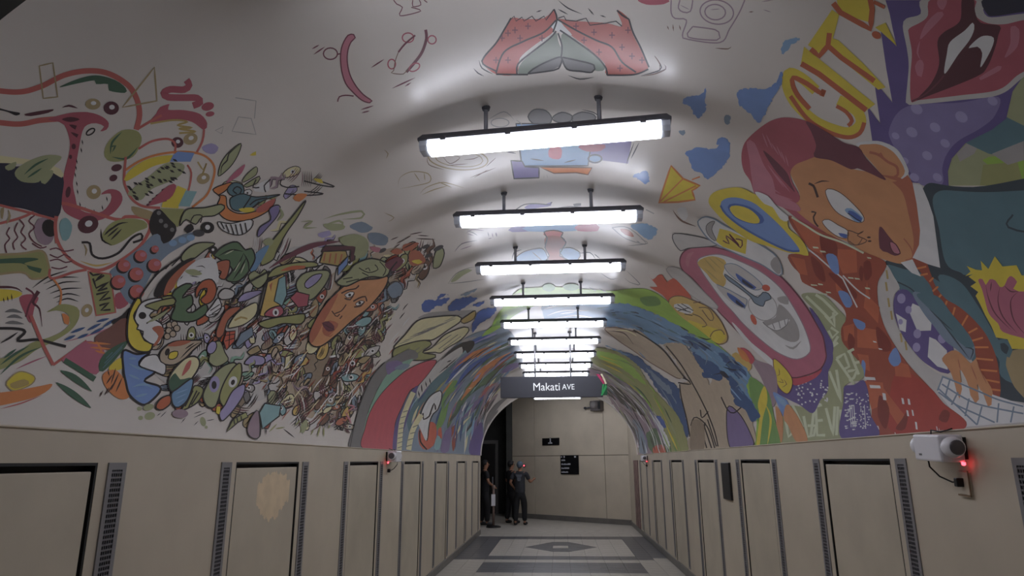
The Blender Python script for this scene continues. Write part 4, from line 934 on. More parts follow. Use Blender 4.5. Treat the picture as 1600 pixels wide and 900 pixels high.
f('g', '720,135 750,100 810,105 840,145 820,175 770,180 740,165'); f('g', '845,135 890,113 940,130 935,155 890,165 850,155'); f('g', '940,135 990,112 1050,125 1055,150 1000,172 950,165')
for a in ('720,135 750,100 810,105 840,145 820,175 770,180 740,165', '845,135 890,113 940,130 935,155 890,165 850,155', '940,135 990,112 1050,125 1055,150 1000,172 950,165'): lc('dgr', 6, a)
fp('lpur', '1030,170 1250,180 1220,370 1060,350 1010,300'); fpo('sky', 'dgr', 7, '660,170 1050,170 1020,380 690,382'); f('crim', '830,290 885,290 885,340 860,348 825,335'); f('mar', '975,280 1105,275 1085,305 1010,308'); o_('dgr', 8, 1055, 345, 34, 20); c('sky', 1055, 345, 28, 15); fpo('lpur', 'dgr', 7, '635,355 690,358 705,385 775,390 775,440 650,445'); fpo('org', 'brn', 5, '780,388 1040,390 1020,425 960,415 850,418')
many(l, 'dgr', 6, '1250,265 1210,375;1275,265 1235,345;730,345 800,355;900,365 960,350;610,310 660,318;990,100 1050,115 1080,140;735,180 800,182;740,180 770,175;800,430 800,442;815,425 818,440', 2)
M('painted_coins_and_shells', 'faint brown line drawings of a coin, shells and scribbles')
o_('oly', 6, 370, 345, 150, 55, 5); o_('oly', 4, 375, 345, 120, 40, 5); many(l, 'brn', 4, '290,330 330,370 380,340 350,330;400,350 450,345 480,330;310,380 420,370;215,330 225,375 300,400;510,385 560,340;430,440 560,390;450,440 520,400', 2); many(l, 'oly', 5, '70,490 80,440 140,410 220,420 230,460 160,480 80,495;150,415 180,460;200,415 205,455;180,520 210,490 280,465 330,470 400,492;190,525 250,500 320,480;270,460 340,490;0,300 20,320 10,345;0,615 50,640 20,660', 2)
o_('lg', 5, 580, 165, 45, 22); l('lg', 5, '520,150 600,110 650,150', 2); l('lg', 5, '660,150 690,175 670,190', 2)
for a in ('410,718 440,700 500,705', '415,720 450,730', '355,810 390,770 460,755', '380,800 440,780', '540,715 545,740', '560,712 565,735', '520,745 540,742'): l('mauve', 5, a, 2)
M('painted_bottle_fan', 'rust red painted bottle form between two pale blue discs')
PX(600, 140, .3125)
f('lpur', '635,690 740,680 800,700 640,712'); f('sky', '720,680 960,672 960,705 720,708'); f('rose', '960,680 1060,672 1070,705 970,706'); f('red', '800,712 850,703 895,715 885,735 810,735'); f('rust', '810,735 885,735 910,762 890,800 880,830 925,860 810,868 825,830 805,790'); fo('sky', 'dgr', 5, '660,855 690,815 760,795 800,800 820,850 800,865'); fo('sky', 'dgr', 5, '880,800 930,790 980,815 970,850 930,862 890,830'); lc('k', 6, '800,712 850,703 895,715 885,735 910,762 890,800 880,830 925,860 810,868 825,830 805,790 815,740'); many(l, 'dgr', 5, '970,820 1030,815 1060,850;640,850 650,815 690,800;1050,820 1080,845;740,810 790,855', 2)
f('lpur', '700,590 740,570 800,575 840,560 835,580 780,590 720,600'); l('dgr', 5, '660,600 700,575 760,570 830,575 840,562', 0); f('g', '945,572 985,568 985,580 950,582'); l('dgr', 5, '850,595 930,585 1020,590', 2)
many(l, 'lg', 5, '1140,690 1220,690 1310,770 1210,745 1140,690;1100,600 1130,605 1160,620;1310,600 1350,620'); f('dskin', '1180,698 1225,702 1250,735 1205,725')
PX(700, 360, .2); many(l, 'g', 6, '0,415 60,340 140,300 210,285;0,415 120,405 290,380;50,165 100,110 180,85 230,78;1190,330 1270,380 1330,370;1390,310 1500,420 1420,405 1380,370;1400,120 1560,100 1490,60;1470,80 1500,95;150,0 200,20 230,40;310,10 320,50;370,15 380,50', 2); f('sage', '20,400 80,330 160,300 190,310 120,350 60,395')
many(l, 'lg', 9, '420,480 500,450 580,425;900,340 950,330;1100,440 1160,470;1180,450 1240,480', 2); f('olive', '510,500 560,485 590,505')
# ---- left flank, near part: serpent, geometric fields, spheres
PX(0, 80)
M('painted_serpent', 'looping red-outlined serpent with pink ribbons and dark spots')
f('mar', '400,460 435,560 430,640 400,760 385,880 390,980 440,1030 540,1065 640,1050 720,1000 765,930 745,875 680,862 630,895 690,890 690,940 640,1000 560,1012 490,980 470,910 455,830 470,740 490,620 515,500 545,460 600,450 650,470 625,500 665,490 680,450 640,410 560,383 440,385 330,425')
l('red', 34, '-150,228 100,255 250,222 400,150 550,122 680,140 800,212 855,300 872,400 850,490'); l('red', 34, '-150,425 100,455 250,432 400,420'); f('mar', '300,425 440,385 560,385 430,440')
f('dgrn', '370,225 480,175 600,150 720,180 785,230 780,260 680,245 675,205 600,205 590,182 480,202')
for x, y, a, b, g_, cl in ((580, 330, 48, 35, 0, 'oly'), (695, 355, 48, 42, 0, 'wine'), (1108, 570, 38, 34, 0, 'wine'), (1190, 548, 46, 36, -20, 'oly'), (1270, 795, 42, 34, -20, 'oly'), (550, 1083, 66, 54, -20, 'wine'), (585, 880, 46, 44, -30, 'oly')): c(cl, x, y, a, b, g_); c('w', x+4, y-6, a*.36, b*.36, g_)
f('k', '-150,315 50,370 125,385 100,402 20,372 -150,350'); f('wine', '150,395 220,378 335,362 300,385 190,405'); l('wine', 14, '388,352 430,340 485,356', 2); f('wine', '385,425 440,410 498,425 440,442'); f('wine', '430,458 480,465 470,490'); f('wine', '440,505 490,520 480,540'); c('wine', 460, 595, 14, 18); c('wine', 440, 660, 10, 14); c('wine', 425, 880, 16, 36, 10); c('wine', 728, 728, 34, 22, -15); c('wine', 708, 792, 26, 20, -25); o_('k', 9, 565, 503, 30, 15, -35); f('w', '545,510 580,492 570,505')
for k, (x, y) in enumerate(((515, 570), (508, 620), (480, 690), (475, 730), (470, 775), (480, 830), (485, 880), (500, 960), (535, 990), (590, 1005), (640, 980), (668, 925))): l('k', 8, [(x-4, y-18), (x+3, y+14)], 2)
S('serpent_head'); lc('red', 20, '390,950 355,1030 345,1130 380,1230 450,1310 560,1360 640,1365 750,1310 870,1220 930,1130 935,1080 900,1042 850,1035 780,1035 720,1050'); f('olive', '640,1140 700,1070 800,1045 900,1060 920,1100 850,1130 760,1190 690,1215 650,1180'); many(l, 'k', 12, '630,1110 640,1180 700,1212;660,1140 740,1080 800,1070;670,1160 740,1100;690,1180 760,1110;650,1150 700,1100', 2); l('k', 14, '510,1195 560,1200 575,1270 640,1295 740,1260 820,1170 880,1140 885,1175 830,1195'); f('lteal', '370,1080 410,1040 450,1090 430,1170 390,1180'); l('oly', 12, '520,1200 540,1240 530,1280', 2); l('dyel', 12, '500,1310 600,1340 700,1320', 2); f('oly', '820,970 880,980 960,1010 930,1050 840,1020')
S('green_ball'); f('olive', '650,630 680,560 760,495 850,495 885,540 870,600 830,660 740,690 670,680'); many(l, 'dgrn', 14, '690,640 700,570 760,505;700,660 790,670 860,600;690,600 720,590 700,630', 2)
S('pink_flame'); f('mar', '975,390 1000,350 1060,330 1050,365 1150,368 1250,392 1295,450 1275,492 1200,442 1100,427 940,447'); l('mar', 42, '1165,180 1182,212 1150,240 1065,238 1022,262 1050,287 1150,290 1232,292 1250,320 1205,340'); c('mar', 1298, 345, 40, 26, -15); c('mar', 1312, 392, 28, 16, -10); l('red', 16, '860,485 950,432 1010,400')
S('loops'); l('red', 14, '1275,490 1265,560 1225,640'); l('red', 14, '865,610 950,562 1050,548 1095,580 1090,640'); l('org', 14, '780,745 860,692 960,652 1090,630 1210,633 1290,660 1338,720 1332,800 1290,900 1200,975'); l('red', 12, '1170,710 1195,760 1180,860 1150,940'); l('red', 16, '785,660 775,800 790,860 830,930 900,970 1000,978'); f('yel', '785,775 850,712 950,665 1080,650 1060,690 950,722 790,812'); fp('blue', '1080,650 1110,625 1215,635 1190,690 1060,690'); l('gold', 12, '940,452 1080,430 1172,440 1108,462 1200,478 1118,484 1222,502 1120,512'); l('gold', 9, '1235,690 1270,740 1290,700 1265,770')
f('sage', '800,882 920,790 1040,700 1150,710 1110,790 950,860 880,930 820,905')
rnd = random.Random(5)
for k in range(34):
    u, v = rnd.random(), rnd.uniform(-.5, .5); x, y = 830+300*u+v*60, 890-170*u+v*90; l('k', 15, [(x-15, y-8), (x+15, y+8)], 2)
fp('yel', '1110,840 1165,862 1112,982 1008,975 1020,930 1060,910'); fp('lteal', '1160,870 1230,876 1185,970 1113,968'); many(l, 'dmar', 13, '1095,840 1010,870;1080,860 975,905;1060,885 950,925;1050,910 930,945;1040,930 915,962', 0); f('mar', '930,960 1050,840 1100,838 1060,920')
fp('olive', '1000,980 1150,985 1110,1100 1060,1070'); f('k', '960,1000 1000,988 1060,1050 1100,1095 1090,1150 1020,1212 940,1130 935,1060')
for x, y in ((992, 1010), (1005, 1060), (1035, 1090), (1075, 1115)): c('g', x, y, 14)
S('sketched_shapes'); lpc('oly', 9, '245,92 330,72 360,285 270,295'); lpc('oly', 10, '765,350 965,100 980,310'); lpc('lg', 5, '1490,410 1570,420 1600,520 1450,500'); lpc('lg', 5, '1345,495 1395,470 1385,515'); lp('lg', 5, '1470,290 1600,310 1590,420'); f('lil', '1260,600 1320,575 1365,600 1340,640 1290,635')
M('painted_dark_field', 'near-black painted field with green drips')
f('navy', '-150,670 40,690 100,720 240,700 385,770 388,900 350,1040 150,985 -150,920'); f('cream', '-150,640 60,660 250,690 380,740 385,790 250,720 60,700 -150,690'); f('sage', '90,760 150,700 280,650 385,660 330,722 260,800 220,822 130,812'); f('sage', '30,720 100,690 90,730 50,745'); f('sage', '250,800 320,740 330,770 280,830'); many(l, 'dgrn', 14, '150,770 220,710 300,670;170,790 260,730', 2); l('red', 16, '-150,925 150,1000 345,1052'); l('red', 16, '-150,1110 100,1050 210,1005')
M('painted_left_fields', 'patchwork of wavy lines, green bars and brush marks')
PX(0, 280)
c('mauve', 275, 325, 62, 88, -10); c('k', 308, 305, 46, 56, -20); l('red', 22, '350,230 345,300 355,400')
for a in ('120,250 150,290 130,330 160,370 130,410 165,440', '60,300 40,340 60,370 30,410 40,460', '215,225 180,260 215,300 180,340 210,390 260,420', '110,270 90,320 110,360 80,400 90,440', '200,400 250,430 290,420', '310,440 350,430 400,450 460,440', '310,470 360,490 400,470 440,490', '310,510 360,500 410,520 450,510', '320,550 370,560 420,545'): l('dmar', 8, a)
f('olive', '-150,490 130,465 260,448 298,520 300,600 200,622 130,580 -150,600'); lc('oly', 14, '-150,490 130,465 260,448 298,520 300,600 200,622 130,580 -150,600'); f('dgrn', '-150,510 150,490 240,500 150,525 200,545 260,560 250,585 180,560 130,525 -150,530'); f('oly', '5,180 25,175 15,250 5,240'); l('oly', 16, '50,190 60,230 40,280', 2)
f('yel', '-150,690 60,690 140,715 60,752 -150,772'); l('wine', 16, '-150,680 70,675 140,705', 2); many(l, 'k', 8, '20,740 25,770;45,730 50,765;70,715 75,760', 2); f('mar', '120,740 190,718 240,740 215,800 190,900 150,830'); l('wine', 26, '240,700 205,770 245,810 262,920', 1); l('dmar', 12, '160,680 210,720 180,790 160,860'); many(l, 'g', 22, '30,830 80,820 140,835;40,865 90,855 140,870;30,900 80,895 150,905', 2)
many(l, 'k', 9, '200,680 300,610 420,570;270,655 370,615 490,612;285,690 390,645 500,640;310,715 400,685 510,680;330,745 420,715 500,730;350,770 420,745 490,765', 2); l('org', 12, '330,620 380,700 370,800'); l('red', 16, '310,560 320,620 460,580 540,565')
fp('olive', '550,575 690,592 722,832 600,852'); many(lp, 'k', 12, '560,580 580,600 640,590 590,640 650,600;580,620 600,680 680,640 610,700 670,680;600,720 680,700 620,760 690,740;620,790 680,770 630,820 690,815'); lpc('red', 10, '550,575 690,592 722,832 600,852'); f('mar', '720,720 790,710 800,780 730,810'); f('olive', '290,830 380,785 470,800 490,870 440,900 420,840 350,820'); f('org', '390,840 430,860 425,910 400,900'); c('oly', 542, 820, 34, 42, 25); c('w', 542, 818, 12, 15, 25)
M('painted_spheres', 'cluster of red spheres on a blue painted stem')
f('steel', '690,570 790,490 880,420 960,345 1000,352 1020,402 1130,350 1222,330 1200,380 1050,470 960,570 900,680 850,770 790,762 700,600')
for x, y, r in ((775, 540, 42), (852, 592, 46), (880, 478, 40), (968, 436, 25), (966, 535, 44), (740, 640, 46), (856, 702, 48)): c('k', x-10, y+8, r); c('red', x, y, r*.95, r*.9); c('rose', x+r*.3, y-r*.2, r*.45, r*.35)
for x in (1080, 1140, 1190): c('sky', x, 365+(1190-x)*.3, 26, 20)
M('painted_strokes', 'loose green, orange and black brush strokes above the wall ledge')
PX(0, 460)
f('olive', '-150,440 70,380 200,300 300,270 400,220 465,130 430,70 350,90 300,110 380,60 480,80 495,130 470,190 420,240 320,300 220,350 100,430 -150,515'); many(l, 'dgrn', 16, '0,500 120,390 250,330;20,400 100,340;0,440 80,380 180,320', 2); f('org', '385,120 420,130 430,180 400,160'); l('k', 17, '-150,215 80,212 155,232 108,288 230,282 330,305 410,325'); l('k', 13, '0,305 60,270 110,235', 2); l('red', 22, '190,130 260,300 330,440'); l('red', 16, '330,440 430,370 540,290'); l('pink', 9, '100,465 200,420 290,385', 2); l('rose', 8, '390,300 600,240 780,170', 2)
for a in ('400,285 470,255', '440,240 530,205', '480,275 550,245', '540,225 630,180', '560,250 650,205', '600,170 680,150', '640,205 720,150'): l('dblue', 18, a, 2)
f('k', '690,170 760,130 810,80 800,160 740,190'); f((130, 82, 72), '590,270 690,200 760,150 800,165 792,285 700,345 620,335'); f('pink', '388,405 540,290 650,345 615,420 600,500 440,430'); many(l, 'org', 14, '540,300 690,310;560,330 690,340;600,290 640,370;590,350 660,370', 2); f('dgrn', '612,450 660,360 795,288 745,375 640,482'); many(l, 'teal', 6, '640,460 760,330;650,430 770,310;660,400 700,360'); f('yel', '680,450 750,395 765,460 690,478'); l('dgrn', 34, '400,410 490,465 590,530'); many(l, 'dgrn', 42, '375,475 460,520 570,605;350,550 450,620 565,708', 2)
fo('yel', 'oly', 8, '40,545 120,482 212,512 195,560 95,602 50,582'); f('gold', '60,560 150,530 180,560 90,590'); f('org', '-150,640 100,600 250,572 325,560 280,612 150,662 -150,715'); l('red', 8, '0,715 130,680 260,630', 2)
f('org', '640,500 720,472 790,560 805,640 740,652 660,582'); many(l, 'dbrn', 10, '670,470 680,510;720,460 690,560;740,490 690,600;760,520 720,610;680,580 650,630;720,540 665,620;640,600 620,640;700,500 660,560', 2)
# ---- left flank, middle: dense doodles with the tan face
rnd = random.Random(21)
def inside(x, y, P_):
    r = False; n = len(P_)
    for i in range(n):
        (x1, y1), (x2, y2) = P_[i], P_[(i+1) % n]
        if (y1 > y) != (y2 > y) and x < (x2-x1)*(y-y1)/(y2-y1)+x1: r = not r
    return r
def doodle(reg, n, pal, smin, smax, ang, lw=1.3, filled=.75):
    PX(0, 0, 1); reg = pts(reg); xs = [q[0] for q in reg]; ys = [q[1] for q in reg]; k = 0
    while k < n:
        x, y = rnd.uniform(min(xs), max(xs)), rnd.uniform(min(ys), max(ys))
        if not inside(x, y, reg): continue
        k += 1; s_ = rnd.uniform(smin, smax); a = math.radians(ang+rnd.gauss(0, 28)); ca, sa = math.cos(a), math.sin(a)
        kind = rnd.random()
        def T(u, v): return (x+s_*(u*ca-v*sa), y+s_*(u*sa+v*ca))
        if kind < filled*.7:
            m = 7; p_ = [T(math.cos(2*math.pi*j/m)*rnd.uniform(.8, 1.3), math.sin(2*math.pi*j/m)*rnd.uniform(.35, .65)) for j in range(m)]
            f(rnd.choice(pal), p_); lc('k', lw, p_)
            if rnd.random() < .5:
                for j in range(rnd.randint(2, 4)): v = rnd.uniform(-.3, .3); l('k', lw*.8, [T(-.7, v), T(0, v+.1), T(.6, v-.05)], 2)
            elif rnd.random() < .5: c('w', *T(.2, 0), s_*.28); c('k', *T(.2, 0), s_*.14)
        elif kind < filled:
            p_ = [T(-1.3, -.2), T(-.5, .25), T(.2, -.25), T(.8, .2), T(1.4, -.1)]; l(rnd.choice(pal), s_*.45, p_, 2); l('k', lw, [(q[0]+1.5, q[1]+1.5) for q in p_], 2)
        else:
            for j in range(rnd.randint(3, 6)): l(rnd.choice(['k', 'k', 'dbrn', 'w', 'dmar']), lw, [T(-1, j*.22-.5), T(0, j*.22-.4), T(1, j*.22-.5)], 2)
WARM = ['tan', 'brn', 'oly', 'dtan', 'mauve', 'sage', 'cream', 'dskin', 'g', 'steel', 'rust', 'gw', 'olive', 'lteal', 'dyel']
COOL = ['sage', 'olive', 'cream', 'steel', 'mint', 'gw', 'tan', 'oly', 'yel', 'dskin', 'lil', 'w', 'dorg', 'lg']
M('painted_doodle_field', 'dense field of small outlined doodles in mixed colours')
PX(0, 0, 1)
f('tan', '440,590 455,540 470,490 500,440 600,390 640,400 610,470 590,530 566,590 545,640 500,655 460,640'); f('gw', '225,560 220,490 260,430 340,390 430,390 500,385 480,450 450,540 430,610 380,630 310,620 260,600'); f('gw', '240,470 300,410 350,400 340,470 280,520 240,540'); f('steel', '430,470 470,440 480,480 450,560 420,560');  f('dtan', '460,560 520,540 520,620 470,640')
doodle('545,400 600,390 650,380 690,400 660,430 620,470 600,520 570,600 545,670 480,665 430,650 395,670 350,640 420,520 470,450', 230, WARM, 6, 17, -58, 1.7)
doodle('215,520 245,440 330,400 400,390 520,370 490,460 460,540 430,590 390,640 330,655 280,640 250,600', 190, COOL, 7, 18, -45, 1.9)
doodle('490,660 505,580 545,510 600,430 650,385 640,420 610,480 590,550 560,630 545,668', 130, WARM, 6, 15, -58, 1.7)
doodle('330,300 430,260 520,280 480,330 400,390 330,360', 14, ['sage', 'olive', 'w', 'mauve', 'lil', 'cream'], 8, 16, -35, 1.2, .5)
S('doodle_strokes');  # short diagonal paint strokes in mixed dark and pale colours
for k in range(150):
    x, y = rnd.uniform(400, 640), rnd.uniform(480, 670)
    if x+y*.25 > 760: continue
    PX(0, 0, 1); L_ = rnd.uniform(10, 26); l(rnd.choice(['k', 'dbrn', 'dmar', 'w', 'cream', 'dskin', 'rust']), 1.6, [(x, y), (x+L_*.35, y-L_*.5), (x+L_*.8, y-L_)], 2)
PX(180, 280)
M('painted_bird', 'orange and teal painted bird with a coiled head')
fo('org', 'k', 7, '610,65 680,30 730,20 690,70 660,90 640,100 690,105 705,180 790,215 930,180 1000,120 965,190 850,250 720,260 650,215 640,150 655,110'); f('red', '880,190 930,150 1000,120 970,180 900,210'); fo('teal', 'k', 7, '700,60 740,20 795,35 802,90 760,110 715,95'); l('k', 8, '760,90 735,70 760,45 790,65 770,100'); fo('teal', 'k', 7, '715,130 740,105 800,90 880,110 1030,95 930,130 860,175 790,200 730,185'); f('yel', '770,185 850,175 870,195 810,208'); many(l, 'k', 8, '800,180 840,120 850,100;840,160 880,130 950,115;860,175 900,140', 0); fo('w', 'k', 6, '640,265 720,275 850,250 850,300 790,345 720,340 660,310'); many(l, 'k', 7, '660,270 680,310;690,280 710,330;720,280 740,340;750,280 765,345;780,275 795,340;810,270 820,325')
M('painted_feathers', 'pointed painted leaves and beaks trailing to the right of the bird')
fo('sage', 'k', 6, '800,40 900,-20 890,20 820,50') ; f('w', '860,60 950,0 960,70 900,80'); many(l, 'k', 8, '880,0 860,50 900,50;940,80 930,40 970,0;1040,0 1030,30 1070,50 1150,45;1250,0 1370,45 1300,40 1180,10;1060,90 1200,100 1300,90 1180,75'); f('yel', '1240,-5 1290,0 1300,25 1260,15'); f('org', '1110,120 1140,90 1200,95 1150,140'); fo('olive', 'k', 8, '1190,130 1140,230 1070,330 1010,440 985,500 910,535 925,450 990,370 1090,250'); fo('lpur', 'k', 6, '960,190 1000,160 1030,170 1010,230 950,300 890,360 900,300 970,250'); l('sage', 18, '1020,170 1045,220 1010,260', 2); many(l, 'sage', 14, '1160,265 1230,260 1180,300 1260,300;1300,250 1400,220 1540,200 1540,240 1420,250;1300,290 1400,260 1420,290 1350,320', 2); f('sage', '1390,370 1500,345 1580,390 1560,480 1480,490 1500,420'); f('steel', '1465,290 1540,265 1600,300 1570,330 1490,315'); f('lil', '1265,340 1340,320 1350,345 1290,365'); f('sage', '920,390 960,365 990,385 960,420')
PX(0, 80)
fo('sage', 'k', 6, '1365,780 1380,700 1430,630 1505,575 1490,640 1440,720'); l('k', 9, '1380,780 1385,720 1420,680 1430,640 1500,580', 2); f('pink', '1410,825 1460,760 1530,705 1510,760 1460,800'); fo('sage', 'k', 5, '1515,820 1530,780 1600,720 1600,770'); f('yel', '1560,650 1600,625 1600,650')
M('painted_palm', 'dark green painted palm over a blue shape')
PX(180, 280)
f('water', '840,560 870,470 960,410 900,530 860,580'); fo('mgrn', 'k', 9, '615,470 680,412 760,390 812,440 850,430 872,490 840,560 800,610 750,640 690,625 730,560 640,490'); many(l, 'k', 9, '640,480 720,440 800,450;700,600 760,540 800,460;730,630 780,560 820,480;800,460 830,520 830,580', 2); many(l, 'pgrn', 6, '680,470 740,440;740,580 780,510;780,590 810,520', 2); fo('dskin', 'k', 7, '612,555 640,515 710,505 705,580 680,625 645,610 660,575'); fo('sage', 'k', 8, '410,480 450,430 520,395 620,400 560,440 480,500 420,510'); fo('sage', 'k', 8, '400,290 440,190 560,175 660,155 680,180 620,225 540,235 500,280 440,250'); l('k', 7, '470,260 490,225 540,225 530,270', 0); f('k', '430,310 470,275 490,310 450,335'); c('k', 575, 300, 42, 36); c('w', 575, 298, 16); c('dgr', 520, 335, 36, 22); c('k', 610, 440, 26, 26); c('w', 608, 438, 9); fo('sage', 'k', 7, '830,600 870,570 900,590 930,560 950,590 940,640 890,680 850,650')
M('painted_swan', 'green and orange painted looping neck in a black rim')
f('k', '240,730 260,660 330,580 440,500 500,490 430,540 350,620 300,720'); f('dskin', '300,720 330,630 420,540 500,500 450,560 390,620 370,660 350,690'); l('k', 10, '95,860 130,780 180,690 270,580 410,480'); many(l, 'k', 7, '240,600 270,570;270,580 330,540;310,560 350,515;350,540 400,490'); f('w', '380,660 430,570 520,500 620,500 640,640 560,640 480,640 430,700'); fo('mgrn', 'k', 10, '345,870 370,790 350,740 370,690 440,650 480,660 450,690 415,740 470,720 480,780 440,820 480,830 560,780 570,830 500,880 420,890'); fo('olive', 'k', 9, '185,760 250,745 340,725 375,760 340,790 260,790 200,805'); fo('dorg', 'k', 8, '500,690 540,635 600,625 630,680 610,750 560,780 530,750 560,720 570,680 530,690 505,740'); fo('w', 'k', 7, '560,840 600,790 640,740 660,800 620,850 580,860'); many(l, 'k', 6, '590,820 650,780;600,840 660,800;580,850 640,835'); fo('gw', 'k', 8, '640,720 680,680 740,700 730,740 660,750'); many(l, 'k', 6, '400,625 420,600;500,545 540,540 560,555;480,580 540,570;460,600 520,610', 2); f('sage', '430,570 490,560 540,590 480,600')
M('painted_creatures', 'outlined blue, yellow and green painted creatures')
PX(0, 460)
fo('blue', 'k', 14, '768,350 850,372 935,362 885,400 868,440 960,455 962,490 900,540 990,572 995,610 920,682 870,682 805,625 782,545 768,470'); many(l, 'sky', 16, '800,430 860,460 920,470;800,500 870,530;820,580 900,560 960,590;840,640 920,620;800,400 850,400', 2); fo('yel', 'k', 12, '855,20 880,50 832,130 862,200 900,285 948,300 930,355 850,350 800,300 790,220 805,110'); fo('w', 'k', 9, '880,50 1000,20 1020,60 930,130 1010,190 1000,300 950,310 905,285 885,260 890,230 850,215 860,190 835,150'); c('k', 885, 130, 24, 22); f('dskin', '945,210 1000,195 1020,240 970,320 950,320 985,260'); fo('olive', 'k', 9, '900,70 960,45 1080,20 1085,60 1000,75 980,100 930,85'); lp('k', 8, '910,180 1010,110 1060,80'); l('sage', 22, '915,175 1000,130 1050,90', 2)
for x, y in ((1055, 190), (1085, 185), (1050, 225), (1040, 260), (1075, 245), (1100, 210)): c('tan', x, y, 20); o_('k', 6, x, y, 20)
fo('tan', 'k', 10, '990,390 1010,340 1080,295 1190,285 1260,290 1200,350 1150,400 1080,440 1010,430'); f('dskin', '1040,320 1100,290 1190,290 1120,320'); c('k', 1040, 358, 14, 24, 20); fo('yel', 'k', 6, '1045,395 1060,360 1105,355 1100,390 1070,405'); many(l, 'k', 8, '1120,400 1190,330 1250,295;1140,420 1200,360;1150,340 1210,300', 2); fo('w', 'k', 7, '865,440 900,390 970,375 1000,420 1030,440 1020,500 960,480 900,460')
fo('cream', 'k', 11, '1045,540 1080,470 1150,400 1210,385 1240,410 1235,460 1180,540 1100,600 1060,600'); f('dgrn', '1050,540 1090,490 1120,530 1190,520 1120,590 1065,600'); f('red', '1130,510 1160,430 1190,410 1180,460'); fo('water', 'k', 9, '1065,620 1100,590 1190,525 1200,560 1165,660 1110,705 1075,690'); many(l, 'sky', 8, '1090,620 1170,590;1090,650 1160,620;1100,680 1150,650', 2); fo('olive', 'k', 9, '1130,720 1180,640 1210,570 1265,590 1240,660 1190,700'); many(l, 'k', 9, '1150,700 1200,600;1170,710 1225,600;1190,690 1240,610'); fo('dorg', 'k', 9, '970,690 1000,650 1055,630 1060,680 1010,720 975,715'); fo('sage', 'k', 10, '1262,640 1280,580 1330,500 1400,440 1470,430 1440,520 1380,600 1340,700 1290,700'); c('lil', 1335, 560, 32, 52, 10); c('k', 1332, 565, 16, 26); fo('olive', 'k', 9, '1365,650 1390,560 1450,460 1500,430 1500,530 1450,620 1400,700'); c('w', 1450, 545, 26, 36, 20); c('k', 1450, 548, 12, 18, 20); fo('lil', 'k', 8, '1365,740 1400,690 1450,600 1520,560 1520,620 1470,700 1420,760 1380,790'); fpo('olive', 'k', 8, '1410,860 1450,780 1530,735 1545,765 1480,800'); many(lp, 'k', 8, '1460,810 1455,780;1480,800 1475,770;1505,790 1500,760'); f('yel', '1350,700 1370,700 1365,750 1345,740'); many(l, 'k', 5, '1005,740 980,760;1040,730 1000,770;1160,770 1130,805;1260,730 1210,745;1290,735 1210,770;1340,780 1290,790;1240,790 1210,820', 2)
for x, y, a, b in ((925, 705, 34, 20), (870, 714, 16, 14), (935, 760, 34, 24), (878, 772, 16, 14), (1268, 795, 18, 30), (1288, 830, 10, 10)): c('sage', x, y, a, b, -15)
c('mauve', 1120, 745, 50, 28)
fo('sage', 'k', 7, '1300,400 1330,310 1370,290 1400,360 1420,410 1350,450 1310,430'); c('lil', 1318, 330, 28, 42, 25); o_('k', 6, 1318, 330, 28, 42, 25); fpo('flame', 'k', 7, '1390,290 1410,230 1465,225 1460,290 1410,345'); many(lp, 'k', 5, '1400,290 1465,270;1400,255 1465,245;1430,230 1425,330'); fpo('steel', 'k', 7, '1465,310 1500,240 1570,200 1580,250 1480,330'); fo('cream', 'k', 7, '1420,200 1470,120 1540,70 1600,50 1595,120 1530,180 1450,205'); l('gold', 12, '1460,160 1500,140 1540,150', 0); fo('dskin', 'k', 8, '1345,230 1390,120 1440,80 1500,80 1420,160 1390,250 1355,270')
M('painted_machine', 'striped painted box machine leaning against the curls')
PX(180, 280)
l('dmar', 34, '960,555 1080,480 1240,410 1410,385', 2); fpo('gold', 'k', 9, '1275,520 1300,440 1440,445 1450,480 1390,540'); fpo('wine', 'k', 8, '1285,450 1310,415 1500,410 1495,500 1465,520 1470,440'); many(lp, 'dskin', 9, '1310,460 1300,510;1345,460 1335,520;1380,460 1370,525;1415,465 1400,525'); fpo('blue', 'k', 7, '1390,545 1455,480 1450,530 1390,600'); fo('olive', 'k', 8, '950,610 1000,550 1120,520 1240,515 1260,540 1130,560 1010,600'); f('dorg', '1030,570 1100,540 1190,540 1180,555 1100,565'); fpo('dyel', 'k', 8, '900,850 950,640 1050,590 1060,700 1020,800 940,860'); fpo('lteal', 'k', 7, '990,760 1020,620 1060,600 1070,720 1040,790'); fp('dskin', '960,660 980,640 970,700'); fo('sage', 'k', 8, '1130,640 1190,580 1330,570 1320,640 1240,740 1180,750 1140,700'); fo('lil', 'k', 6, '1180,650 1230,600 1290,590 1260,640 1200,680'); fpo('mar', 'k', 7, '1090,740 1130,700 1210,720 1200,790 1140,800'); fo('mar', 'k', 8, '930,850 960,810 1030,790 1050,830 1010,860'); c('w', 1000, 830, 20, 24); c('k', 1000, 832, 8, 13); fo('olive', 'k', 8, '890,900 960,870 1080,850 1180,840 1160,900 1040,900 950,930'); fo('lil', 'k', 6, '760,760 800,710 900,690 920,700 850,740 800,760'); l('k', 12, '880,870 900,770 930,660 960,620'); l('k', 11, '700,790 760,720 820,650 960,570', 0)
M('painted_face', 'tan painted face with heavy eyes tilted among the doodles')
PX(480, 350)
fo('skin', 'k', 9, '310,350 440,338 502,325 480,400 380,520 280,600 180,690 80,762 20,752 8,690 60,580 130,480 220,390'); f('dskin', '20,745 10,690 60,580 130,480 190,430 150,520 100,610 60,690'); f('dskin', '100,620 140,600 190,620 170,660 120,700 90,670')
S('eye'); many(l, 'dbrn', 9, '210,430 250,410 300,400 320,380;230,460 265,470 290,430'); fo('w', 'dbrn', 5, '230,440 265,420 290,425 275,450 245,458'); c('k', 262, 440, 9)
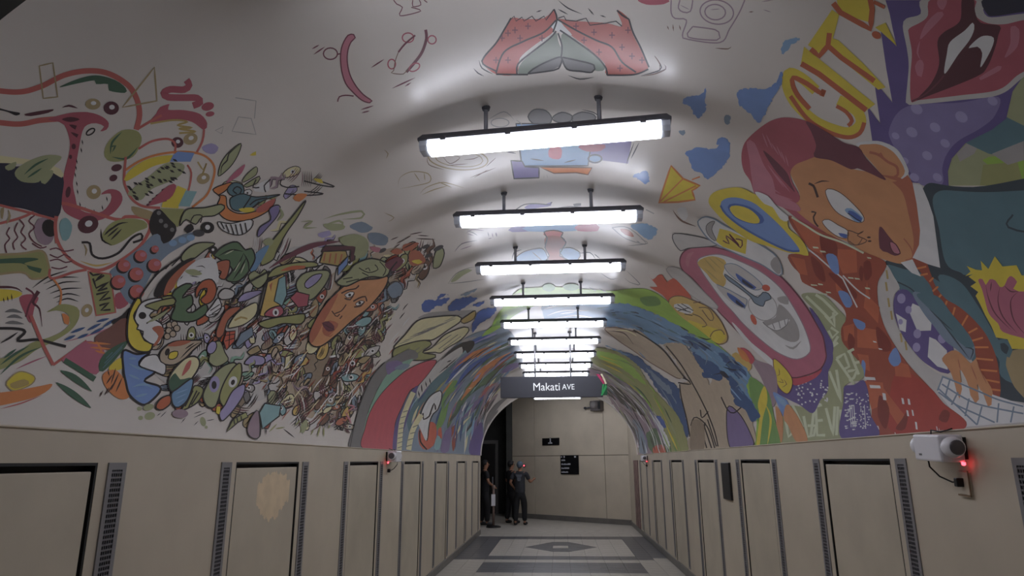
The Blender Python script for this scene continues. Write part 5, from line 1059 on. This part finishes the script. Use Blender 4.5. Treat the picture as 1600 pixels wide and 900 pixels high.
S('eye'); many(l, 'dbrn', 9, '285,480 320,460 360,450 368,480;290,515 330,510 355,480'); fo('w', 'dbrn', 5, '298,495 330,475 352,478 335,500 305,508'); c('k', 325, 490, 9)
S('nose'); many(l, 'dbrn', 7, '240,500 210,540 165,560 185,575 200,560;150,540 165,560;215,570 200,590')
S('mouth'); f('dmar', '90,615 130,605 165,635 165,660 130,670 105,650'); l('dbrn', 6, '85,615 130,640 170,660', 2); l('dskin', 8, '110,690 140,700 160,680', 2)
S('hair'); fo('sage', 'k', 9, '180,362 250,300 300,245 400,212 500,245 510,300 470,330 400,325 330,345 240,385'); many(l, 'k', 6, '320,270 380,300 440,280 420,250;340,300 380,320;450,230 490,280 470,320;220,340 280,330;240,360 320,340;360,280 380,270 390,290', 0); f('dmar', '480,250 560,200 600,230 540,290'); l('k', 9, '500,330 520,280 560,230')
M('painted_splatter', 'orange flecks and grey blots fading into bare plaster')
for a in ('600,130 660,115 700,120 650,160 600,165', '640,180 690,160 740,230 680,260 640,250', '590,330 640,280 660,260 640,300', '520,170 560,150 600,170 560,190'): f('dskin', a)
f('yel', '650,230 700,220 720,235 690,250'); many(l, 'dbrn', 7, '520,100 570,80;560,120 620,90;600,100 650,70;640,65 720,50;680,90 800,95;690,70 760,75;540,150 580,120;600,150 680,110;640,230 620,240;620,300 600,330;660,160 690,140', 2)
for x, y, a, b in ((470, 165, 26, 12), (740, 140, 24, 11), (820, 150, 34, 14), (760, 195, 26, 11), (700, 155, 18, 8)): c('dgr', x, y, a, b, -25)
f('steel', '280,10 340,0 410,20 380,50 320,50'); f('steel', '380,60 450,55 505,85 490,130 430,130 390,110'); f('sage', '200,90 290,60 370,90 380,160 330,200 290,190 300,140 230,130'); f('steel', '500,400 550,360 600,370 590,430 530,460'); o_('dgr', 6, 545, 410, 50, 55, 20); f('rose', '390,140 460,150 450,175 410,170'); f('lil', '70,60 130,45 150,65 90,85'); f('sage', '100,0 220,0 230,30 150,40')
# ---- left flank, far part: book pages, crimson sweep and colour streaks
M('painted_book', 'cream painted pages with handwriting and curled corners')
f('lg', '690,590 760,555 860,545 960,540 1052,540 1040,575 1000,600 960,600 800,580'); fo('cream', 'k', 8, '540,772 610,690 690,602 800,578 940,572 958,605 880,660 790,720 740,725 640,745'); fo('cream', 'k', 7, '715,802 780,770 860,690 980,642 1010,662 960,722 880,770 830,805 800,800'); fo('olive', 'k', 8, '540,782 640,742 740,725 776,750 720,800 800,815 800,832 730,850 640,850 545,850'); fo('gold', 'k', 6, '960,600 1000,570 1050,540 1040,590 980,620')
for k in range(26):
    u, v = rnd.random(), rnd.random(); x, y = 600+300*u+40*v, 740-140*u-40*v; l('g', 4, [(x-40, y+14), (x, y), (x+40, y-14)], 2)
many(l, 'g', 4, '780,770 900,690;820,780 940,690;850,780 960,700;560,830 640,770;600,840 700,770;640,840 740,770'); many(l, 'yel', 6, '560,830 600,800;580,840 620,800', 2)
JIT = .8
f('royal', '720,540 740,475 800,480 830,440 880,440 820,470 890,460 860,500 800,520 760,550'); f('royal', '880,530 910,480 980,460 1060,460 1000,510 930,540'); f('royal', '1040,610 1080,540 1180,520 1150,580 1080,620 1030,680'); f('steel', '960,440 1010,420 1060,400 1040,420 990,445'); f('royal', '1040,500 1110,480 1090,505 1050,515'); f('grn', '1090,700 1170,620 1240,560 1240,640 1180,700 1110,710')
JIT = 0
M('painted_streaks', 'curved streaks of blue, orange, green and violet paint')
PX(480, 500)
f('steel', '500,810 560,600 620,480 740,330 860,220 960,130 1080,70 1260,60 1345,260 1230,330 1150,480 1100,640 1085,850')
f('teal', '620,560 700,460 800,340 920,240 900,330 800,440 720,560 640,700'); f('grn', '800,690 830,560 850,470 905,380 945,390 890,500 860,620 820,690'); f('mgrn', '880,620 960,480 1080,380 1220,270 1310,240 1180,360 1040,450 940,560 880,680')
for col, w_, txt in (('org', 44, '900,330 1000,240 1120,190 1270,150;960,500 1040,390 1120,300 1270,200'), ('royal', 38, '860,400 950,300 1060,230;920,420 1010,310 1110,240 1180,190;1000,150 1080,120 1180,90'), ('lime', 30, '1090,100 1150,60 1220,30'), ('red', 34, '1070,490 1130,430 1200,390'), ('plum', 40, '960,620 1040,540 1110,470;1030,830 1040,700 1080,600;850,810 870,720 920,640;1200,330 1280,290 1340,270'), ('mauve', 40, '1080,560 1150,440 1240,370;1060,640 1120,540 1190,460'), ('lteal', 20, '910,660 970,590 1040,520;960,720 1010,630 1070,560;980,760 1030,660'), ('rust', 30, '910,820 920,740 940,680;880,760 900,700 930,650'), ('cream', 14, '920,740 960,660 1020,600;980,830 1000,720;1090,560 1180,450 1260,400'), ('dgr', 16, '990,700 1060,600;1040,560 1100,500;880,640 950,560;1110,520 1200,420;1100,600 1170,490', ), ('g', 30, '1100,720 1130,620 1190,530 1280,460;1130,680 1190,560'), ('dgrn', 10, '900,620 1000,480 1120,390;920,600 960,540;1000,460 1080,410')):
    many(l, col, w_, txt, 2)
many(l, 'cream', 6, '1000,430 1030,420;1080,400 1100,390;1150,350 1170,345;1020,400 1040,395;960,470 980,460', 2)
flow('560,812 600,600 680,460 820,310 990,170 1180,80', '1085,850 1100,640 1160,480 1240,360 1330,270 1400,230', 120, ['royal', 'org', 'mgrn', 'plum', 'lteal', 'cream', 'dgr', 'steel', 'teal', 'rust', 'sky', 'lil', 'dblue', 'w', 'olive'], 1, 4)
flow('1085,850 1100,640 1160,480 1240,380', '1040,840 1060,640 1130,480 1220,380', 30, ['k', 'dgr', 'w', 'g'], .8, 2)
f('flame', '695,690 740,640 800,650 800,760 745,812 700,780'); f('flame', '815,690 835,670 840,740 820,740'); fo('w', 'k', 7, '715,560 765,475 830,440 838,485 812,560 785,585 762,640 745,755 722,700 700,650'); many(l, 'k', 9, '720,580 725,620 760,600 770,580;760,600 790,520 800,560;720,690 735,740;700,690 705,760 745,810', 0)
f('w', '690,640 720,640 750,700 740,755 720,720'); f('lteal', '790,800 810,720 835,750 820,810'); f('plum', '830,820 860,700 900,680 880,820'); f('pur', '1010,830 1030,720 1090,640 1090,850')
M('painted_feather', 'grey and black painted feather above the crimson sweep')
f('gw', '682,440 740,340 820,255 900,180 965,150 975,190 950,225 880,292 800,362 740,425 692,490'); f('k', '830,250 900,180 980,132 1042,130 1035,170 1000,205 985,185 970,205 965,165 900,200'); many(l, 'k', 9, '870,260 900,250;850,300 880,290;710,400 715,450;735,380 745,420;760,360 770,400;690,440 700,480', 2); many(l, 'dgr', 6, '820,330 920,250;830,320 940,230', 2); f('lg', '940,135 1000,110 1060,100 1000,130')
M('painted_crimson_sweep', 'wide crimson painted sweep with grey and green borders')
f('g', '255,800 290,650 330,500 400,350 500,252 640,180 690,230 560,300 440,420 380,560 350,700 340,800'); f('mint', '335,800 350,680 385,555 455,400 540,290 650,240 640,270 500,430 420,560 380,700 355,800'); f('plum', '490,270 560,250 600,280 530,320 500,340'); f('steel', '540,300 600,270 640,280 600,310'); fo('crim', 'k', 4, '340,800 355,680 395,560 475,440 600,325 720,262 805,250 765,320 690,408 640,440 590,540 545,650 530,812'); l('k', 5, '262,800 292,650 335,500 402,352 480,262')
S('script_bands'); f('pur', '530,812 545,660 600,530 650,440 690,410 640,560 560,812'); l('cream', 32, '570,812 585,650 620,540 660,450', 0); l('cream', 32, '630,812 655,690 710,590', 0); many(l, 'g', 5, '560,800 590,790;560,770 592,760;562,740 595,730;565,710 598,702;568,680 600,672;572,650 605,640;582,610 612,600;595,575 625,565;615,790 650,780;625,750 660,740;640,710 675,700;655,670 690,655')
M('painted_date', 'small handwritten date beside the doodles')
PX(180, 470)
l('k', 7, '1365,790 1380,785 1385,795 1370,805'); o_('k', 6, 1395, 795, 8, 9); l('k', 6, '1408,785 1408,805'); l('k', 6, '1412,788 1418,800 1414,806')
many(l, 'wine', 14, '1420,725 1440,740;1415,750 1445,765;1420,775 1450,790;1430,800 1465,828', 2); many(l, 'rose', 12, '1430,690 1460,740 1470,770;1440,650 1490,660 1440,690', 2); many(l, 'olive', 10, '960,820 1010,770;1000,800 1060,790;1120,780 1160,740;1150,830 1170,790;1180,820 1160,760;1260,850 1280,780;1300,850 1300,790;1240,800 1220,840;1330,800 1340,770', 2); f('sage', '1155,790 1190,740 1200,780 1170,830'); fo('mauve', 'k', 6, '820,800 850,720 890,690 895,850 840,850'); fpo('lteal', 'k', 8, '895,700 930,640 1030,655 1020,720 915,800'); many(l, 'k', 8, '935,790 940,835;905,790 900,850;1050,800 1120,855', 2)
# ---------------------------------------------------------------- mural meshes
_par = ceiling
for name, label, lev, ms in PARTS:
    if not ms.f: continue
    me = bpy.data.meshes.new(name); me.from_pydata(ms.v, [], ms.f)
    at = me.color_attributes.new('paint', 'FLOAT_COLOR', 'CORNER')
    buf = []
    for fc, cc in zip(ms.f, ms.c): buf += [cc[0], cc[1], cc[2], 1.0]*len(fc)
    at.data.foreach_set('color', buf); me.materials.append(paint)
    o = bpy.data.objects.new(name, me); COL.objects.link(o)
    if lev == 0: o.parent = ceiling; _par = o
    else: o.parent = _par
    if label: o['label'] = label
